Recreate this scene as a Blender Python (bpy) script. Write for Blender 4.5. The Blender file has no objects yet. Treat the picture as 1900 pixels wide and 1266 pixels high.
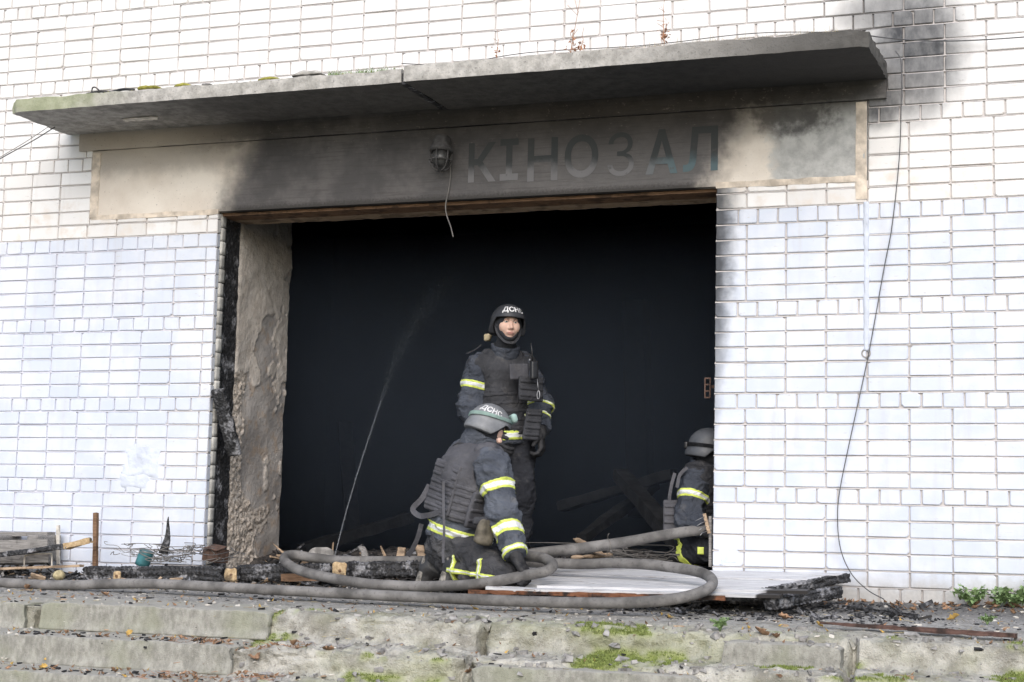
import bpy, math, random
import numpy as np
from mathutils import Vector, Matrix
random.seed(7); RNG = np.random.default_rng(7)
SC = bpy.context.scene; COL = SC.collection

# ---------------------------------------------------------------- camera
F_PX = 3179.2; YAW, PITCH, ROLL = -0.3595, 0.115, 0.0242
CAM = np.array([2.4337, -10.7256, -0.263])
_c, _s = math.cos(YAW), math.sin(YAW)
FW = np.array([_s*math.cos(PITCH), _c*math.cos(PITCH), math.sin(PITCH)])
_r0 = np.array([_c, -_s, 0.0]); _u0 = np.cross(_r0, FW)
RT = _r0*math.cos(ROLL) + _u0*math.sin(ROLL); UP = -_r0*math.sin(ROLL) + _u0*math.cos(ROLL)
cd = bpy.data.cameras.new('camera'); cam = bpy.data.objects.new('camera', cd); COL.objects.link(cam)
cd.sensor_width = 36; cd.sensor_fit = 'HORIZONTAL'; cd.lens = F_PX/1900*36
cd.clip_start = 0.1; cd.clip_end = 3000
M = Matrix.Identity(4)
for i in range(3):
    M[i][0] = RT[i]; M[i][1] = UP[i]; M[i][2] = -FW[i]; M[i][3] = CAM[i]
cam.matrix_world = M; SC.camera = cam
def at(u, v, y=0.0):
    """world point seen at photo pixel (u, v) on the upright plane Y = y"""
    d = FW + RT*(u-950)/F_PX - UP*(v-633)/F_PX
    return CAM + d*(y-CAM[1])/d[1]

# ---------------------------------------------------------------- world, sun, exposure
SUN_EL, SUN_AZ = math.radians(36), math.radians(165)      # azimuth clockwise from +Y
w = bpy.data.worlds.new('World'); SC.world = w; w.use_nodes = True
nt = w.node_tree; nt.nodes.clear()
sky = nt.nodes.new('ShaderNodeTexSky'); sky.sky_type = 'NISHITA'; sky.sun_disc = False
sky.sun_elevation = SUN_EL; sky.sun_rotation = SUN_AZ
sky.air_density = 1.0; sky.dust_density = 2.0; sky.ozone_density = 1.0
bg = nt.nodes.new('ShaderNodeBackground'); bg.inputs[1].default_value = 0.12
wo = nt.nodes.new('ShaderNodeOutputWorld')
nt.links.new(sky.outputs[0], bg.inputs[0]); nt.links.new(bg.outputs[0], wo.inputs[0])
sl = bpy.data.lights.new('sun', 'SUN'); sl.energy = 1.5; sl.angle = math.radians(55); sl.color = (1, 0.985, 0.97)
so = bpy.data.objects.new('sun', sl); COL.objects.link(so)
sd = Vector((math.sin(SUN_AZ)*math.cos(SUN_EL), math.cos(SUN_AZ)*math.cos(SUN_EL), math.sin(SUN_EL)))
so.rotation_euler = sd.to_track_quat('Z', 'Y').to_euler()
SC.view_settings.view_transform = 'Standard'; SC.view_settings.look = 'None'
SC.view_settings.gamma = 1; SC.view_settings.use_curve_mapping = False
SC.view_settings.exposure = 0.62

# ---------------------------------------------------------------- noise (numpy)
_TB = RNG.random(65536).astype(np.float32)
def vnoise(x, y, z):
    xi, yi, zi = np.floor(x).astype(np.int64), np.floor(y).astype(np.int64), np.floor(z).astype(np.int64)
    fx, fy, fz = x-xi, y-yi, z-zi
    fx = fx*fx*(3-2*fx); fy = fy*fy*(3-2*fy); fz = fz*fz*(3-2*fz)
    def h(a, b, c): return _TB[(a*73856093 ^ b*19349663 ^ c*83492791) & 65535]
    r = 0
    for dx in (0, 1):
        for dy in (0, 1):
            for dz in (0, 1):
                r = r + h(xi+dx, yi+dy, zi+dz)*(fx if dx else 1-fx)*(fy if dy else 1-fy)*(fz if dz else 1-fz)
    return r*2-1
def fbm(P, f, oct=3, off=0.0):
    P = np.asarray(P); r = 0; a = 1.0; t = 0
    for o in range(oct):
        r = r + a*vnoise(P[..., 0]*f+off+o*17.3, P[..., 1]*f+off*1.7+o*9.1, P[..., 2]*f-off+o*5.7); t += a
        a *= 0.5; f *= 2.03
    return r/t
def smooth(x, a, b):
    t = np.clip((x-a)/(b-a), 0, 1); return t*t*(3-2*t)

# ---------------------------------------------------------------- object helpers
def mesh_obj(name, V, Fc, mat=None, parent=None, smooth_sh=False, mats=None, midx=None):
    me = bpy.data.meshes.new(name)
    V = np.asarray(V, dtype=np.float32)
    me.from_pydata(V.tolist(), [], Fc if isinstance(Fc, list) else Fc.tolist())
    if mats:
        for m in mats: me.materials.append(m)
        if midx is not None: me.polygons.foreach_set('material_index', np.asarray(midx, dtype=np.int32))
    elif mat: me.materials.append(mat)
    if smooth_sh: me.polygons.foreach_set('use_smooth', np.ones(len(me.polygons), dtype=bool))
    me.update()
    o = bpy.data.objects.new(name, me); COL.objects.link(o)
    if parent: o.parent = parent
    return o
def fast_obj(name, V, Q, mat, parent=None, sm=True, sharp=0):
    """quads only, fast path"""
    me = bpy.data.meshes.new(name); V = np.asarray(V, np.float32); Q = np.asarray(Q, np.int32)
    n, k = Q.shape
    me.vertices.add(len(V)); me.vertices.foreach_set('co', V.ravel())
    me.loops.add(n*k); me.loops.foreach_set('vertex_index', Q.ravel())
    me.polygons.add(n); me.polygons.foreach_set('loop_start', np.arange(0, n*k, k, dtype=np.int32))
    me.polygons.foreach_set('use_smooth', np.full(n, sm))
    if mat: me.materials.append(mat)
    me.update(calc_edges=True); me.validate()
    if sharp: me.set_sharp_from_angle(angle=math.radians(sharp))
    o = bpy.data.objects.new(name, me); COL.objects.link(o)
    if parent: o.parent = parent
    return o
def attr(o, name, vals):
    a = o.data.attributes.new(name, 'FLOAT', 'POINT'); a.data.foreach_set('value', np.asarray(vals, np.float32))
def tag(o, label=None, cat=None, group=None, kind=None):
    if label: o['label'] = label
    if cat: o['category'] = cat
    if group: o['group'] = group
    if kind: o['kind'] = kind
    return o
def empty(name, label, cat, loc=(0, 0, 0), group=None):
    o = bpy.data.objects.new(name, None); COL.objects.link(o); o.empty_display_size = 0.1
    return tag(o, label, cat, group)
class MB:
    def __init__(s): s.V = []; s.F = []; s.n = 0
    def add(s, V, Fc):
        V = np.asarray(V, float); s.V.append(V)
        for f in Fc: s.F.append([i+s.n for i in f])
        s.n += len(V)
    def box(s, c, d, R=None):
        h = np.array(d)/2
        V = np.array([[x, y, z] for x in (-1, 1) for y in (-1, 1) for z in (-1, 1)])*h
        if R is not None: V = V@np.asarray(R).T
        s.add(V+np.asarray(c), [(0, 1, 3, 2), (4, 6, 7, 5), (0, 4, 5, 1), (2, 3, 7, 6), (0, 2, 6, 4), (1, 5, 7, 3)])
    def tube(s, pts, r, seg=8, caps=True):
        V, Fc = tube_geo(pts, r, seg, caps); s.add(V, Fc)
    def obj(s, name, mat, parent=None, sm=False):
        return mesh_obj(name, np.concatenate(s.V), s.F, mat, parent, sm)
def frame_of(d):
    d = np.asarray(d, float); d = d/np.linalg.norm(d)
    a = np.array([0, 0, 1.0]) if abs(d[2]) < 0.9 else np.array([1.0, 0, 0])
    u = np.cross(a, d); u /= np.linalg.norm(u); return d, u, np.cross(d, u)
def tube_geo(pts, r, seg=8, caps=True):
    P = np.asarray(pts, float); n = len(P); rr = np.full(n, r) if np.isscalar(r) else np.asarray(r)
    T = np.gradient(P, axis=0); V = []; u = None
    for i in range(n):
        t = T[i]/max(1e-9, np.linalg.norm(T[i]))
        if u is None: _, u, v = frame_of(t)
        else:
            u = u-t*np.dot(u, t); u /= np.linalg.norm(u)
        v = np.cross(t, u)
        for k in range(seg):
            a = 2*math.pi*k/seg; V.append(P[i]+rr[i]*(math.cos(a)*u+math.sin(a)*v))
    Fc = [(i*seg+k, i*seg+(k+1) % seg, (i+1)*seg+(k+1) % seg, (i+1)*seg+k) for i in range(n-1) for k in range(seg)]
    if caps: Fc += [tuple(range(seg))[::-1], tuple((n-1)*seg+k for k in range(seg))]
    return np.array(V), Fc
def spline(pts, n):
    """Catmull-Rom through pts, n samples in all"""
    P = np.asarray(pts, float); P = np.vstack([2*P[0]-P[1], P, 2*P[-1]-P[-2]]); m = len(P)-3; out = []
    for t in np.linspace(0, m-1e-6, n):
        i = int(t); f = t-i; a, b, c, d = P[i:i+4]
        out.append(0.5*((2*b)+(-a+c)*f+(2*a-5*b+4*c-d)*f*f+(-a+3*b-3*c+d)*f**3))
    return np.array(out)
def grid_faces(nu, nv):
    i = np.arange(nu-1)[:, None]*nv+np.arange(nv-1)[None, :]
    return np.stack([i, i+nv, i+nv+1, i+1], -1).reshape(-1, 4)
def rough_box(c, d, R=None, step=0.03, amp=0.006, freq=14, rnd=0.0, seed=0.0, ridge=0.0, taper=None, bend=None, cell=0.0):
    """closed box, subdivided, corners rounded and surface roughened; returns V, Q"""
    d = np.array(d, float); n = np.maximum(1, np.ceil(d/step)).astype(int); V = []; Q = []; off = 0
    for ax in range(3):
        a, b = (ax+1) % 3, (ax+2) % 3
        for sgn in (-1, 1):
            ga = np.linspace(-1, 1, n[a]+1); gb = np.linspace(-1, 1, n[b]+1)
            A, B = np.meshgrid(ga, gb, indexing='ij'); p = np.zeros(A.shape+(3,)); p[..., a] = A; p[..., b] = B; p[..., ax] = sgn
            f = grid_faces(n[a]+1, n[b]+1)
            if sgn < 0: f = f[:, ::-1]
            V.append((p*d/2).reshape(-1, 3)); Q.append(f+off); off += A.size
    V = np.concatenate(V); Q = np.concatenate(Q)
    key = np.round(V*1e5).astype(np.int64); _, idx, inv = np.unique(key, axis=0, return_index=True, return_inverse=True)
    V = V[idx]; Q = inv.reshape(-1)[Q]
    if rnd > 0:
        h = d/2-rnd; q = np.clip(V, -h, h); e = V-q; l = np.linalg.norm(e, axis=1)
        k = np.maximum(l, 1e-9); V = np.where((l > 0)[:, None], q+e/k[:, None]*np.minimum(k, rnd)[:, None], V)
    nrm = V/np.maximum(d/2, 1e-6); nrm = np.sign(nrm)*np.abs(nrm)**6; nrm /= np.maximum(np.linalg.norm(nrm, axis=1), 1e-9)[:, None]
    S = V+seed*3.17
    dd = amp*fbm(S, freq, 3, seed)
    if ridge: dd -= ridge*np.maximum(0, 1-5*np.abs(fbm(S*np.array([1, .6, .6]), freq*0.8, 2, seed+5)))
    if cell:                                      # alligator char: grid of cracks warped by noise
        L = int(np.argmax(d)); t = V[:, L]+0.012*fbm(S, 12, 2, seed)
        dd -= cell*np.maximum(0, 1-np.abs(((t/0.034) % 1)-0.5)*5.0)
        o2 = (V[:, (L+1) % 3]+V[:, (L+2) % 3])+0.012*fbm(S, 10, 2, seed+3)
        dd -= cell*np.maximum(0, 1-np.abs(((o2/0.04) % 1)-0.5)*5.0)
    V = V+nrm*dd[:, None]
    if taper is not None: V = taper(V)
    if R is not None: V = V@np.asarray(R).T
    return V+np.asarray(c), Q
def basis(ex, up=(0, 0, 1)):
    ex = np.asarray(ex, float); ex = ex/np.linalg.norm(ex); up = np.asarray(up, float)
    ez = up-ex*np.dot(up, ex); ez /= np.linalg.norm(ez); ey = np.cross(ez, ex)
    return np.stack([ex, ey, ez], 1)
def beam(name, a, b, wd, ht, mat, parent=None, up=(0, 0, 1), **kw):
    a = np.asarray(a, float); b = np.asarray(b, float)
    V, Q = rough_box((a+b)/2, (np.linalg.norm(b-a), wd, ht), basis(b-a, up), **kw)
    return fast_obj(name, V, Q, mat, parent, kw.get('rnd', 0) > 0)

# ---------------------------------------------------------------- materials
class G:
    def __init__(s, name, rough=0.85, spec=0.3):
        s.m = bpy.data.materials.new(name); s.m.use_nodes = True; s.t = s.m.node_tree
        s.b = s.t.nodes['Principled BSDF']; s.b.inputs['Roughness'].default_value = rough
        s.b.inputs['Specular IOR Level'].default_value = spec
        s._pos = None
    def n(s, typ, **kw):
        x = s.t.nodes.new(typ)
        for k, v in kw.items(): setattr(x, k, v)
        return x
    def lk(s, a, b):
        if isinstance(a, (int, float)): b.default_value = a
        elif isinstance(a, (tuple, list)): b.default_value = tuple(a) if len(a) == len(b.default_value) else (*a, 1.0)
        else: s.t.links.new(a, b)
    def pos(s):
        if s._pos is None:
            g = s.n('ShaderNodeNewGeometry'); sp = s.n('ShaderNodeSeparateXYZ'); s.lk(g.outputs['Position'], sp.inputs[0])
            sn = s.n('ShaderNodeSeparateXYZ'); s.lk(g.outputs['Normal'], sn.inputs[0])
            s._pos = (g.outputs['Position'], *sp.outputs[:3]); s.nrm = sn.outputs
        return s._pos
    def m_(s, op, a, b=0.0, clamp=False):
        x = s.n('ShaderNodeMath', operation=op, use_clamp=clamp); s.lk(a, x.inputs[0]); s.lk(b, x.inputs[1]); return x.outputs[0]
    def sm(s, x, lo, hi, a=0.0, b=1.0):
        r = s.n('ShaderNodeMapRange', interpolation_type='SMOOTHSTEP'); s.lk(x, r.inputs[0])
        for k, v in zip((1, 2, 3, 4), (lo, hi, a, b)): s.lk(v, r.inputs[k])
        return r.outputs[0]
    def noise(s, scale, detail=4, rough=0.55, vec=None, sc=None, dist=0.0):
        v = vec if vec is not None else s.pos()[0]
        if sc: 
            mp = s.n('ShaderNodeMapping'); s.lk(v, mp.inputs[0]); mp.inputs['Scale'].default_value = sc; v = mp.outputs[0]
        x = s.n('ShaderNodeTexNoise'); s.lk(v, x.inputs['Vector'])
        x.inputs['Scale'].default_value = scale; x.inputs['Detail'].default_value = detail; x.inputs['Roughness'].default_value = rough
        x.inputs['Distortion'].default_value = dist
        return x.outputs[0]
    def vor(s, scale, feat='DISTANCE_TO_EDGE', sc=None):
        v = s.pos()[0]
        if sc:
            mp = s.n('ShaderNodeMapping'); s.lk(v, mp.inputs[0]); mp.inputs['Scale'].default_value = sc; v = mp.outputs[0]
        x = s.n('ShaderNodeTexVoronoi', feature=feat); s.lk(v, x.inputs['Vector']); x.inputs['Scale'].default_value = scale
        return x.outputs[0]
    def mix(s, f, a, b):
        x = s.n('ShaderNodeMix', data_type='RGBA'); s.lk(f, x.inputs[0]); s.lk(a, x.inputs[6]); s.lk(b, x.inputs[7]); return x.outputs[2]
    def at(s, name):
        x = s.n('ShaderNodeAttribute'); x.attribute_name = name; return x.outputs['Fac']
    def isl(s):
        g = s.n('ShaderNodeNewGeometry'); return g.outputs['Random Per Island']
    def col(s, c): s.lk(c, s.b.inputs['Base Color']); return s
    def bump(s, h, strength=0.4, dist=0.01):
        b = s.n('ShaderNodeBump'); b.inputs['Strength'].default_value = strength; b.inputs['Distance'].default_value = dist
        s.lk(h, b.inputs['Height']); s.lk(b.outputs[0], s.b.inputs['Normal']); return s
def simple(name, c, rough=0.8, spec=0.3, var=0.25, scale=20, bump=0.0, bscale=60, metal=0.0):
    g = G(name, rough, spec); n = g.noise(scale, 5)
    d = tuple(x*(1-var) for x in c); l = tuple(min(1, x*(1+var)) for x in c)
    g.col(g.mix(g.sm(n, 0.3, 0.7), d, l)); g.b.inputs['Metallic'].default_value = metal
    if bump: g.bump(g.noise(bscale, 6), bump, 0.01)
    return g.m
SOOT = (0.018, 0.018, 0.019)

def mat_brick():
    g = G('painted_brick', 0.55, 0.35); P, x, y, z = g.pos()
    r = g.at('tint')
    n1 = g.noise(2.2, 4); n2 = g.noise(9, 5); n3 = g.noise(45, 4)
    white = g.mix(r, (0.74, 0.725, 0.71), (0.85, 0.845, 0.84))
    cream = g.mix(g.sm(n2, .45, .75), white, (0.72, 0.66, 0.60))
    up = g.mix(g.sm(g.m_('ADD', z, g.m_('MULTIPLY', n1, .1)), 2.15, 2.3), cream, white)
    blue = g.mix(g.m_('ADD', g.m_('MULTIPLY', r, .28), g.m_('MULTIPLY', g.sm(g.m_('ADD', n1, g.m_('MULTIPLY', g.m_('SUBTRACT', n2, .5), .5)), .35, .7), .72)), (0.60, 0.652, 0.757), (0.73, 0.755, 0.815))
    low = g.sm(z, 1.892, 1.896, 1.0, 0.0)
    c = g.mix(low, up, blue)
    # bare grey foot of the wall
    bare = g.m_('MULTIPLY', g.sm(g.m_('ADD', z, g.m_('MULTIPLY', n2, .16)), -.47, -.30, 1, 0), g.sm(x, -.5, .3))
    c = g.mix(bare, c, g.mix(n3, (0.36, 0.355, 0.345), (0.54, 0.53, 0.52)))
    c = g.mix(g.m_('MULTIPLY', g.sm(g.noise(3, 5, .6, sc=(3.2, 1, .35)), .52, .75), .30), c, (0.50, 0.47, 0.44))
    # scuffs and bare specks
    c = g.mix(g.m_('MULTIPLY', g.sm(g.noise(26, 6, .65, sc=(.5, 1, 1.6)), .61, .70), .6), c, (0.52, 0.50, 0.47))
    # soot along the doorway edge and above the canopy end
    wd = g.sm(z, -.1, 2.0, .035, .17)
    d = g.m_('DIVIDE', g.m_('ADD', x, .21), wd)
    e = g.m_('MULTIPLY', g.sm(g.m_('ADD', d, g.m_('MULTIPLY', g.m_('SUBTRACT', n2, .5), 1.1)), .12, 1.25, 1, 0), g.sm(x, -.6, -.5))
    e = g.m_('MULTIPLY', e, g.m_('MULTIPLY', g.sm(z, .1, 1.5, .10, .95), g.sm(z, 2.06, 2.12, 1, 0)))
    def blob(cx, cz, rx, rz):
        a = g.m_('POWER', g.m_('DIVIDE', g.m_('SUBTRACT', x, cx), rx), 2); b = g.m_('POWER', g.m_('DIVIDE', g.m_('SUBTRACT', z, cz), rz), 2)
        return g.sm(g.m_('ADD', g.m_('ADD', a, b), g.m_('MULTIPLY', g.m_('SUBTRACT', n2, .5), .6)), .1, 1.35, 1, 0)
    s = g.m_('MAXIMUM', blob(1.07, 2.86, .34, .50), g.m_('MULTIPLY', blob(.95, 3.12, .42, .17), .8))
    s = g.m_('MAXIMUM', s, blob(.86, 2.55, .17, .20))
    s = g.m_('MULTIPLY', s, g.m_('MULTIPLY', g.m_('ADD', .80, g.m_('MULTIPLY', r, .20)), g.m_('ADD', .88, g.m_('MULTIPLY', g.sm(g.noise(16, 6, .65, sc=(1, 1, .6)), .3, .7), .16))))
    soot = g.m_('MAXIMUM', e, s)
    c = g.mix(soot, c, (0.040, 0.043, 0.050))
    g.col(c); g.bump(g.m_('ADD', g.m_('MULTIPLY', n2, .6), g.m_('MULTIPLY', n3, .4)), .35, .006)
    return g.m
def mat_mortar():
    g = G('mortar', .95, .1); P, x, y, z = g.pos(); n = g.noise(30, 5); n2 = g.noise(3, 3)
    c = g.mix(n, (0.46, 0.425, 0.41), (0.66, 0.63, 0.615))
    c = g.mix(g.m_('MULTIPLY', g.sm(z, 1.88, 1.9, 1, 0), g.sm(g.m_('ADD', x, n2), -4.4, -3.2, .75, .0)), c, (0.60, 0.61, 0.70))
    c = g.mix(g.sm(z, -.5, -.2, .5, 0), c, (0.3, .28, .27))
    s = g.m_('MULTIPLY', g.sm(x, .75, 1.3, 1, 0), g.m_('MULTIPLY', g.sm(z, 2.4, 2.7), g.sm(x, .3, .7)))
    g.col(g.mix(g.m_('MULTIPLY', s, .7), c, SOOT)); g.bump(n, .6, .008); return g.m
def mat_lintel():
    g = G('sooted_plaster', .9, .15); P, x, y, z = g.pos()
    n1 = g.noise(2.5, 5); n2 = g.noise(11, 6, .6); n3 = g.noise(60, 5, .6)
    base = g.mix(g.sm(n1, .35, .65), (0.80, 0.74, 0.66), (0.68, 0.61, 0.53))
    base = g.mix(g.m_('MULTIPLY', g.sm(g.m_('ADD', z, g.m_('MULTIPLY', n2, .12)), 2.36, 2.50), .65), base, (0.34, .31, .28))
    # grey bare render at the far right of the band
    grey = g.mix(g.sm(n2, .3, .7), (0.36, 0.36, 0.35), (0.55, .55, .53))
    base = g.mix(g.sm(g.m_('ADD', x, g.m_('MULTIPLY', g.m_('SUBTRACT', n2, .5), .30)), .10, .22), base, grey)
    base = g.mix(g.m_('MULTIPLY', g.sm(n3, .62, .72), .7), base, (0.16, .14, .12))
    # soot: the plume that came out of the doorway
    le = g.m_('SUBTRACT', x, g.m_('ADD', -3.99, g.m_('MULTIPLY', g.m_('SUBTRACT', z, 2.05), .50)))
    a = g.sm(g.m_('ADD', le, g.m_('MULTIPLY', g.m_('SUBTRACT', n2, .5), .22)), -.10, .24)
    re_ = g.m_('SUBTRACT', x, g.m_('ADD', -.30, g.m_('MULTIPLY', g.m_('SUBTRACT', z, 2.05), .55)))
    b = g.sm(g.m_('ADD', re_, g.m_('MULTIPLY', g.m_('SUBTRACT', n2, .5), .25)), -.12, .22, 1, 0)
    topd = g.sm(g.m_('ADD', z, g.m_('MULTIPLY', g.m_('SUBTRACT', n2, .5), .22)), 2.44, 2.60)
    tops = g.m_('MULTIPLY', topd, g.m_('MULTIPLY', g.sm(x, -4.6, -3.4), g.sm(x, .45, .85, 1, .95)))
    dx_ = g.m_('POWER', g.m_('DIVIDE', g.m_('SUBTRACT', x, .28), .34), 2); dz_ = g.m_('POWER', g.m_('DIVIDE', g.m_('SUBTRACT', z, 2.53), .20), 2)
    pat = g.m_('MULTIPLY', g.sm(g.m_('ADD', g.m_('ADD', dx_, dz_), g.m_('MULTIPLY', g.m_('SUBTRACT', n2, .5), 2.4)), .1, 1.3, 1, 0), .85)
    soot = g.m_('MAXIMUM', g.m_('MAXIMUM', g.m_('MULTIPLY', a, b), tops), pat)
    sc = g.mix(g.sm(g.m_('ADD', n1, g.m_('MULTIPLY', g.m_('SUBTRACT', n2, .5), .5)), .35, .7), (0.060, 0.059, 0.063), (0.115, 0.110, 0.112))
    sc = g.mix(g.sm(x, -2.6, -1.0, 0, .5), sc, g.mix(g.sm(z, 2.15, 2.55), (0.145, .14, .142), (0.042, .036, .031)))
    sc = g.mix(g.sm(g.m_('ADD', z, g.m_('MULTIPLY', g.m_('SUBTRACT', n3, .5), .06)), 2.055, 2.10, .85, 0), sc, SOOT)
    fl = g.m_('MULTIPLY', g.sm(g.noise(24, 7, .72, sc=(1, 1, 1.7)), .60, .66), g.sm(z, 2.30, 2.52, .12, .5))
    sc = g.mix(fl, sc, (0.26, .235, .21)); sc = g.mix(g.m_('MULTIPLY', g.sm(g.noise(5, 6, .7, sc=(.6, 1, 14)), .5, .62), .35), sc, (0.035, .033, .033))
    g.col(g.mix(g.m_('MULTIPLY', soot, .96), base, sc)); g.bump(g.m_('ADD', g.m_('MULTIPLY', n2, .5), n3), .5, .006); return g.m
def mat_letter():
    g = G('faded_letter_paint', .9, .15); P, x, y, z = g.pos(); n = g.noise(12, 5); n2 = g.noise(5, 4)
    clean = g.mix(g.sm(x, -.75, -.45), g.mix(n2, (0.155, .152, .157), (.205, .202, .207)), (0.11, 0.155, 0.17))
    c = g.mix(g.sm(g.m_('ADD', z, g.m_('MULTIPLY', g.m_('SUBTRACT', n, .5), .12)), 2.20, 2.30), clean, g.mix(n2, (0.046, .053, .056), (0.070, 0.070, 0.069)))
    gone = g.sm(g.m_('ADD', n2, g.m_('MULTIPLY', g.noise(40, 5, .7), .6)), .90, 1.04)
    c = g.mix(g.m_('MULTIPLY', gone, .8), c, g.mix(g.sm(z, 2.1, 2.5), (.115, .111, .113), (.062, .057, .053)))
    g.col(c); return g.m
def mat_concrete():
    g = G('weathered_concrete', .92, .15); P, x, y, z = g.pos()
    n1 = g.noise(3, 5); n2 = g.noise(14, 6, .65); n3 = g.noise(70, 4)
    c = g.mix(g.sm(n2, .3, .7), (0.30, 0.29, 0.27), (0.54, 0.52, 0.49))
    c = g.mix(g.m_('MULTIPLY', g.sm(n3, .6, .7), .6), c, (0.12, .115, .11))
    # green algae on the outer left end
    gr = g.m_('MULTIPLY', g.sm(g.m_('ADD', x, g.m_('MULTIPLY', g.m_('SUBTRACT', n1, .5), 1.4)), -4.9, -4.2, 1, 0), g.sm(g.nrm[2], -.5, 0))
    c = g.mix(g.m_('MULTIPLY', gr, .75), c, g.mix(n2, (0.20, .24, .12), (0.40, .42, .27)))
    # soot deposited on the underside
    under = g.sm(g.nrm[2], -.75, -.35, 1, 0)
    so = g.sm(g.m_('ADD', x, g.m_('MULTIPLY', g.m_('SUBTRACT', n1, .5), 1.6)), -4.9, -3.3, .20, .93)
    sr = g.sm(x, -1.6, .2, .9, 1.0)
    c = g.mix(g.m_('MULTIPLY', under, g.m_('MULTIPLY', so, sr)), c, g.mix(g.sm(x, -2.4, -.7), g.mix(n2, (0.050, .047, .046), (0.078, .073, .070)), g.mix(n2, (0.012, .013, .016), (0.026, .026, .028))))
    er = g.m_('MULTIPLY', g.sm(g.m_('ADD', x, g.m_('MULTIPLY', g.m_('SUBTRACT', n2, .5), .8)), -.9, .7), .85)
    c = g.mix(er, c, (0.05, .048, .046))
    g.col(c); g.bump(g.m_('ADD', n2, g.m_('MULTIPLY', n3, .5)), .6, .01); return g.m
def mat_ground():
    g = G('eroded_concrete', .95, .1); P, x, y, z = g.pos()
    n1 = g.noise(1.4, 4); n2 = g.noise(7, 6, .62); n3 = g.noise(38, 6, .65); n4 = g.noise(120, 3)
    c = g.mix(g.sm(n2, .3, .7), (0.26, 0.248, 0.215), (0.62, 0.60, 0.545))
    c = g.mix(g.m_('MULTIPLY', g.sm(n3, .55, .7), .7), c, (0.17, .155, .135))
    c = g.mix(g.m_('MULTIPLY', g.sm(n4, .62, .72), .6), c, (0.62, .60, .56))
    # grey landing with soot and ash near the doorway
    ash = g.m_('MULTIPLY', g.sm(g.m_('ADD', y, g.m_('MULTIPLY', g.m_('SUBTRACT', n2, .5), .9)), -1.75, -1.1), .75)
    c = g.mix(ash, c, g.mix(g.sm(n3, .4, .6), (0.17, .165, .163), (0.42, .41, .40)))
    blk = g.m_('MULTIPLY', g.sm(g.m_('ADD', y, g.m_('MULTIPLY', g.m_('SUBTRACT', n2, .5), 1.2)), -.95, -.3), .85)
    c = g.mix(g.m_('MULTIPLY', blk, g.sm(n3, .35, .6)), c, (0.035, .034, .035))
    # damp green film + bright moss cushions
    film = g.m_('MULTIPLY', g.sm(n1, .42, .62), g.sm(y, -1.45, -1.8))
    c = g.mix(g.m_('MULTIPLY', film, .55), c, (0.33, .345, .19))
    c = g.mix(g.at('moss'), c, g.mix(n3, (0.24, 0.29, 0.08), (0.42, 0.47, 0.17)))
    g.col(c); g.bump(g.m_('ADD', n3, g.m_('ADD', g.m_('MULTIPLY', n4, .6), g.m_('MULTIPLY', n2, .7))), 1.0, .016); return g.m
def mat_step():
    g = G('step_concrete', .9, .15); P, x, y, z = g.pos()
    n1 = g.noise(2.2, 4); n2 = g.noise(22, 8, .68, sc=(1, 1, .55)); n3 = g.noise(90, 4)
    c = g.mix(g.sm(n2, .3, .7), (0.235, 0.23, 0.205), (0.42, 0.41, 0.37))
    c = g.mix(g.m_('MULTIPLY', g.sm(n1, .45, .65), .6), c, (0.29, .30, .215))
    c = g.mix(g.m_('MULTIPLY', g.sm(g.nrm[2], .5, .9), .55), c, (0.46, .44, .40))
    c = g.mix(g.m_('MULTIPLY', g.sm(n3, .62, .7), .5), c, (0.15, .14, .13))
    g.col(c); g.bump(g.m_('ADD', g.m_('MULTIPLY', n2, .6), g.m_('ADD', n3, g.noise(220, 3))), .8, .006); return g.m
def mat_char():
    g = G('charred_wood', .6, .5); P, x, y, z = g.pos()
    n = g.noise(40, 6, .65); n2 = g.noise(9, 4)
    c = g.mix(g.sm(n, .35, .7), (0.012, .012, .013), (0.055, .055, .06))
    c = g.mix(g.m_('MULTIPLY', g.sm(g.m_('ADD', n2, g.m_('MULTIPLY', n, .5)), .76, .95), .85), c, (0.33, .33, .35))
    g.col(c); g.bump(g.m_('ADD', n, g.m_('MULTIPLY', g.vor(38), 1.2)), .9, .012); return g.m
def mat_wood(name, a, b, sc=(3, 40, 40), rough=.8, char=0.0):
    g = G(name, rough, .2); n = g.noise(3, 6, .6, sc=sc); n2 = g.noise(25, 5)
    c = g.mix(g.sm(n, .3, .7), a, b)
    if char: c = g.mix(g.m_('MULTIPLY', g.sm(g.noise(7, 5), .5, .62), char), c, (0.02, .018, .017))
    g.col(g.mix(g.m_('MULTIPLY', g.sm(n2, .58, .7), .4), c, tuple(t*.4 for t in a))); g.bump(n, .5, .005); return g.m
def mat_board():
    g = G('white_board_paint', .55, .35); P, x, y, z = g.pos(); n = g.noise(3, 6, .6, sc=(1.5, 22, 22)); n2 = g.noise(18, 5)
    c = g.mix(g.sm(n, .3, .7), (0.42, .42, .44), (0.70, .70, .71))
    c = g.mix(g.sm(g.noise(9, 6, .7, sc=(.6, 3, 3)), .61, .66), c, (0.20, .16, .13))
    c = g.mix(g.m_('MULTIPLY', g.sm(n2, .55, .75), .3), c, (0.3, .3, .32))
    ch = g.sm(g.m_('ADD', x, g.m_('ADD', g.m_('MULTIPLY', y, -.38), g.m_('MULTIPLY', g.m_('SUBTRACT', n2, .5), .10))), .675, .715)
    g.col(g.mix(ch, c, (0.03, .027, .026))); g.bump(n, .4, .004); return g.m
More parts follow.
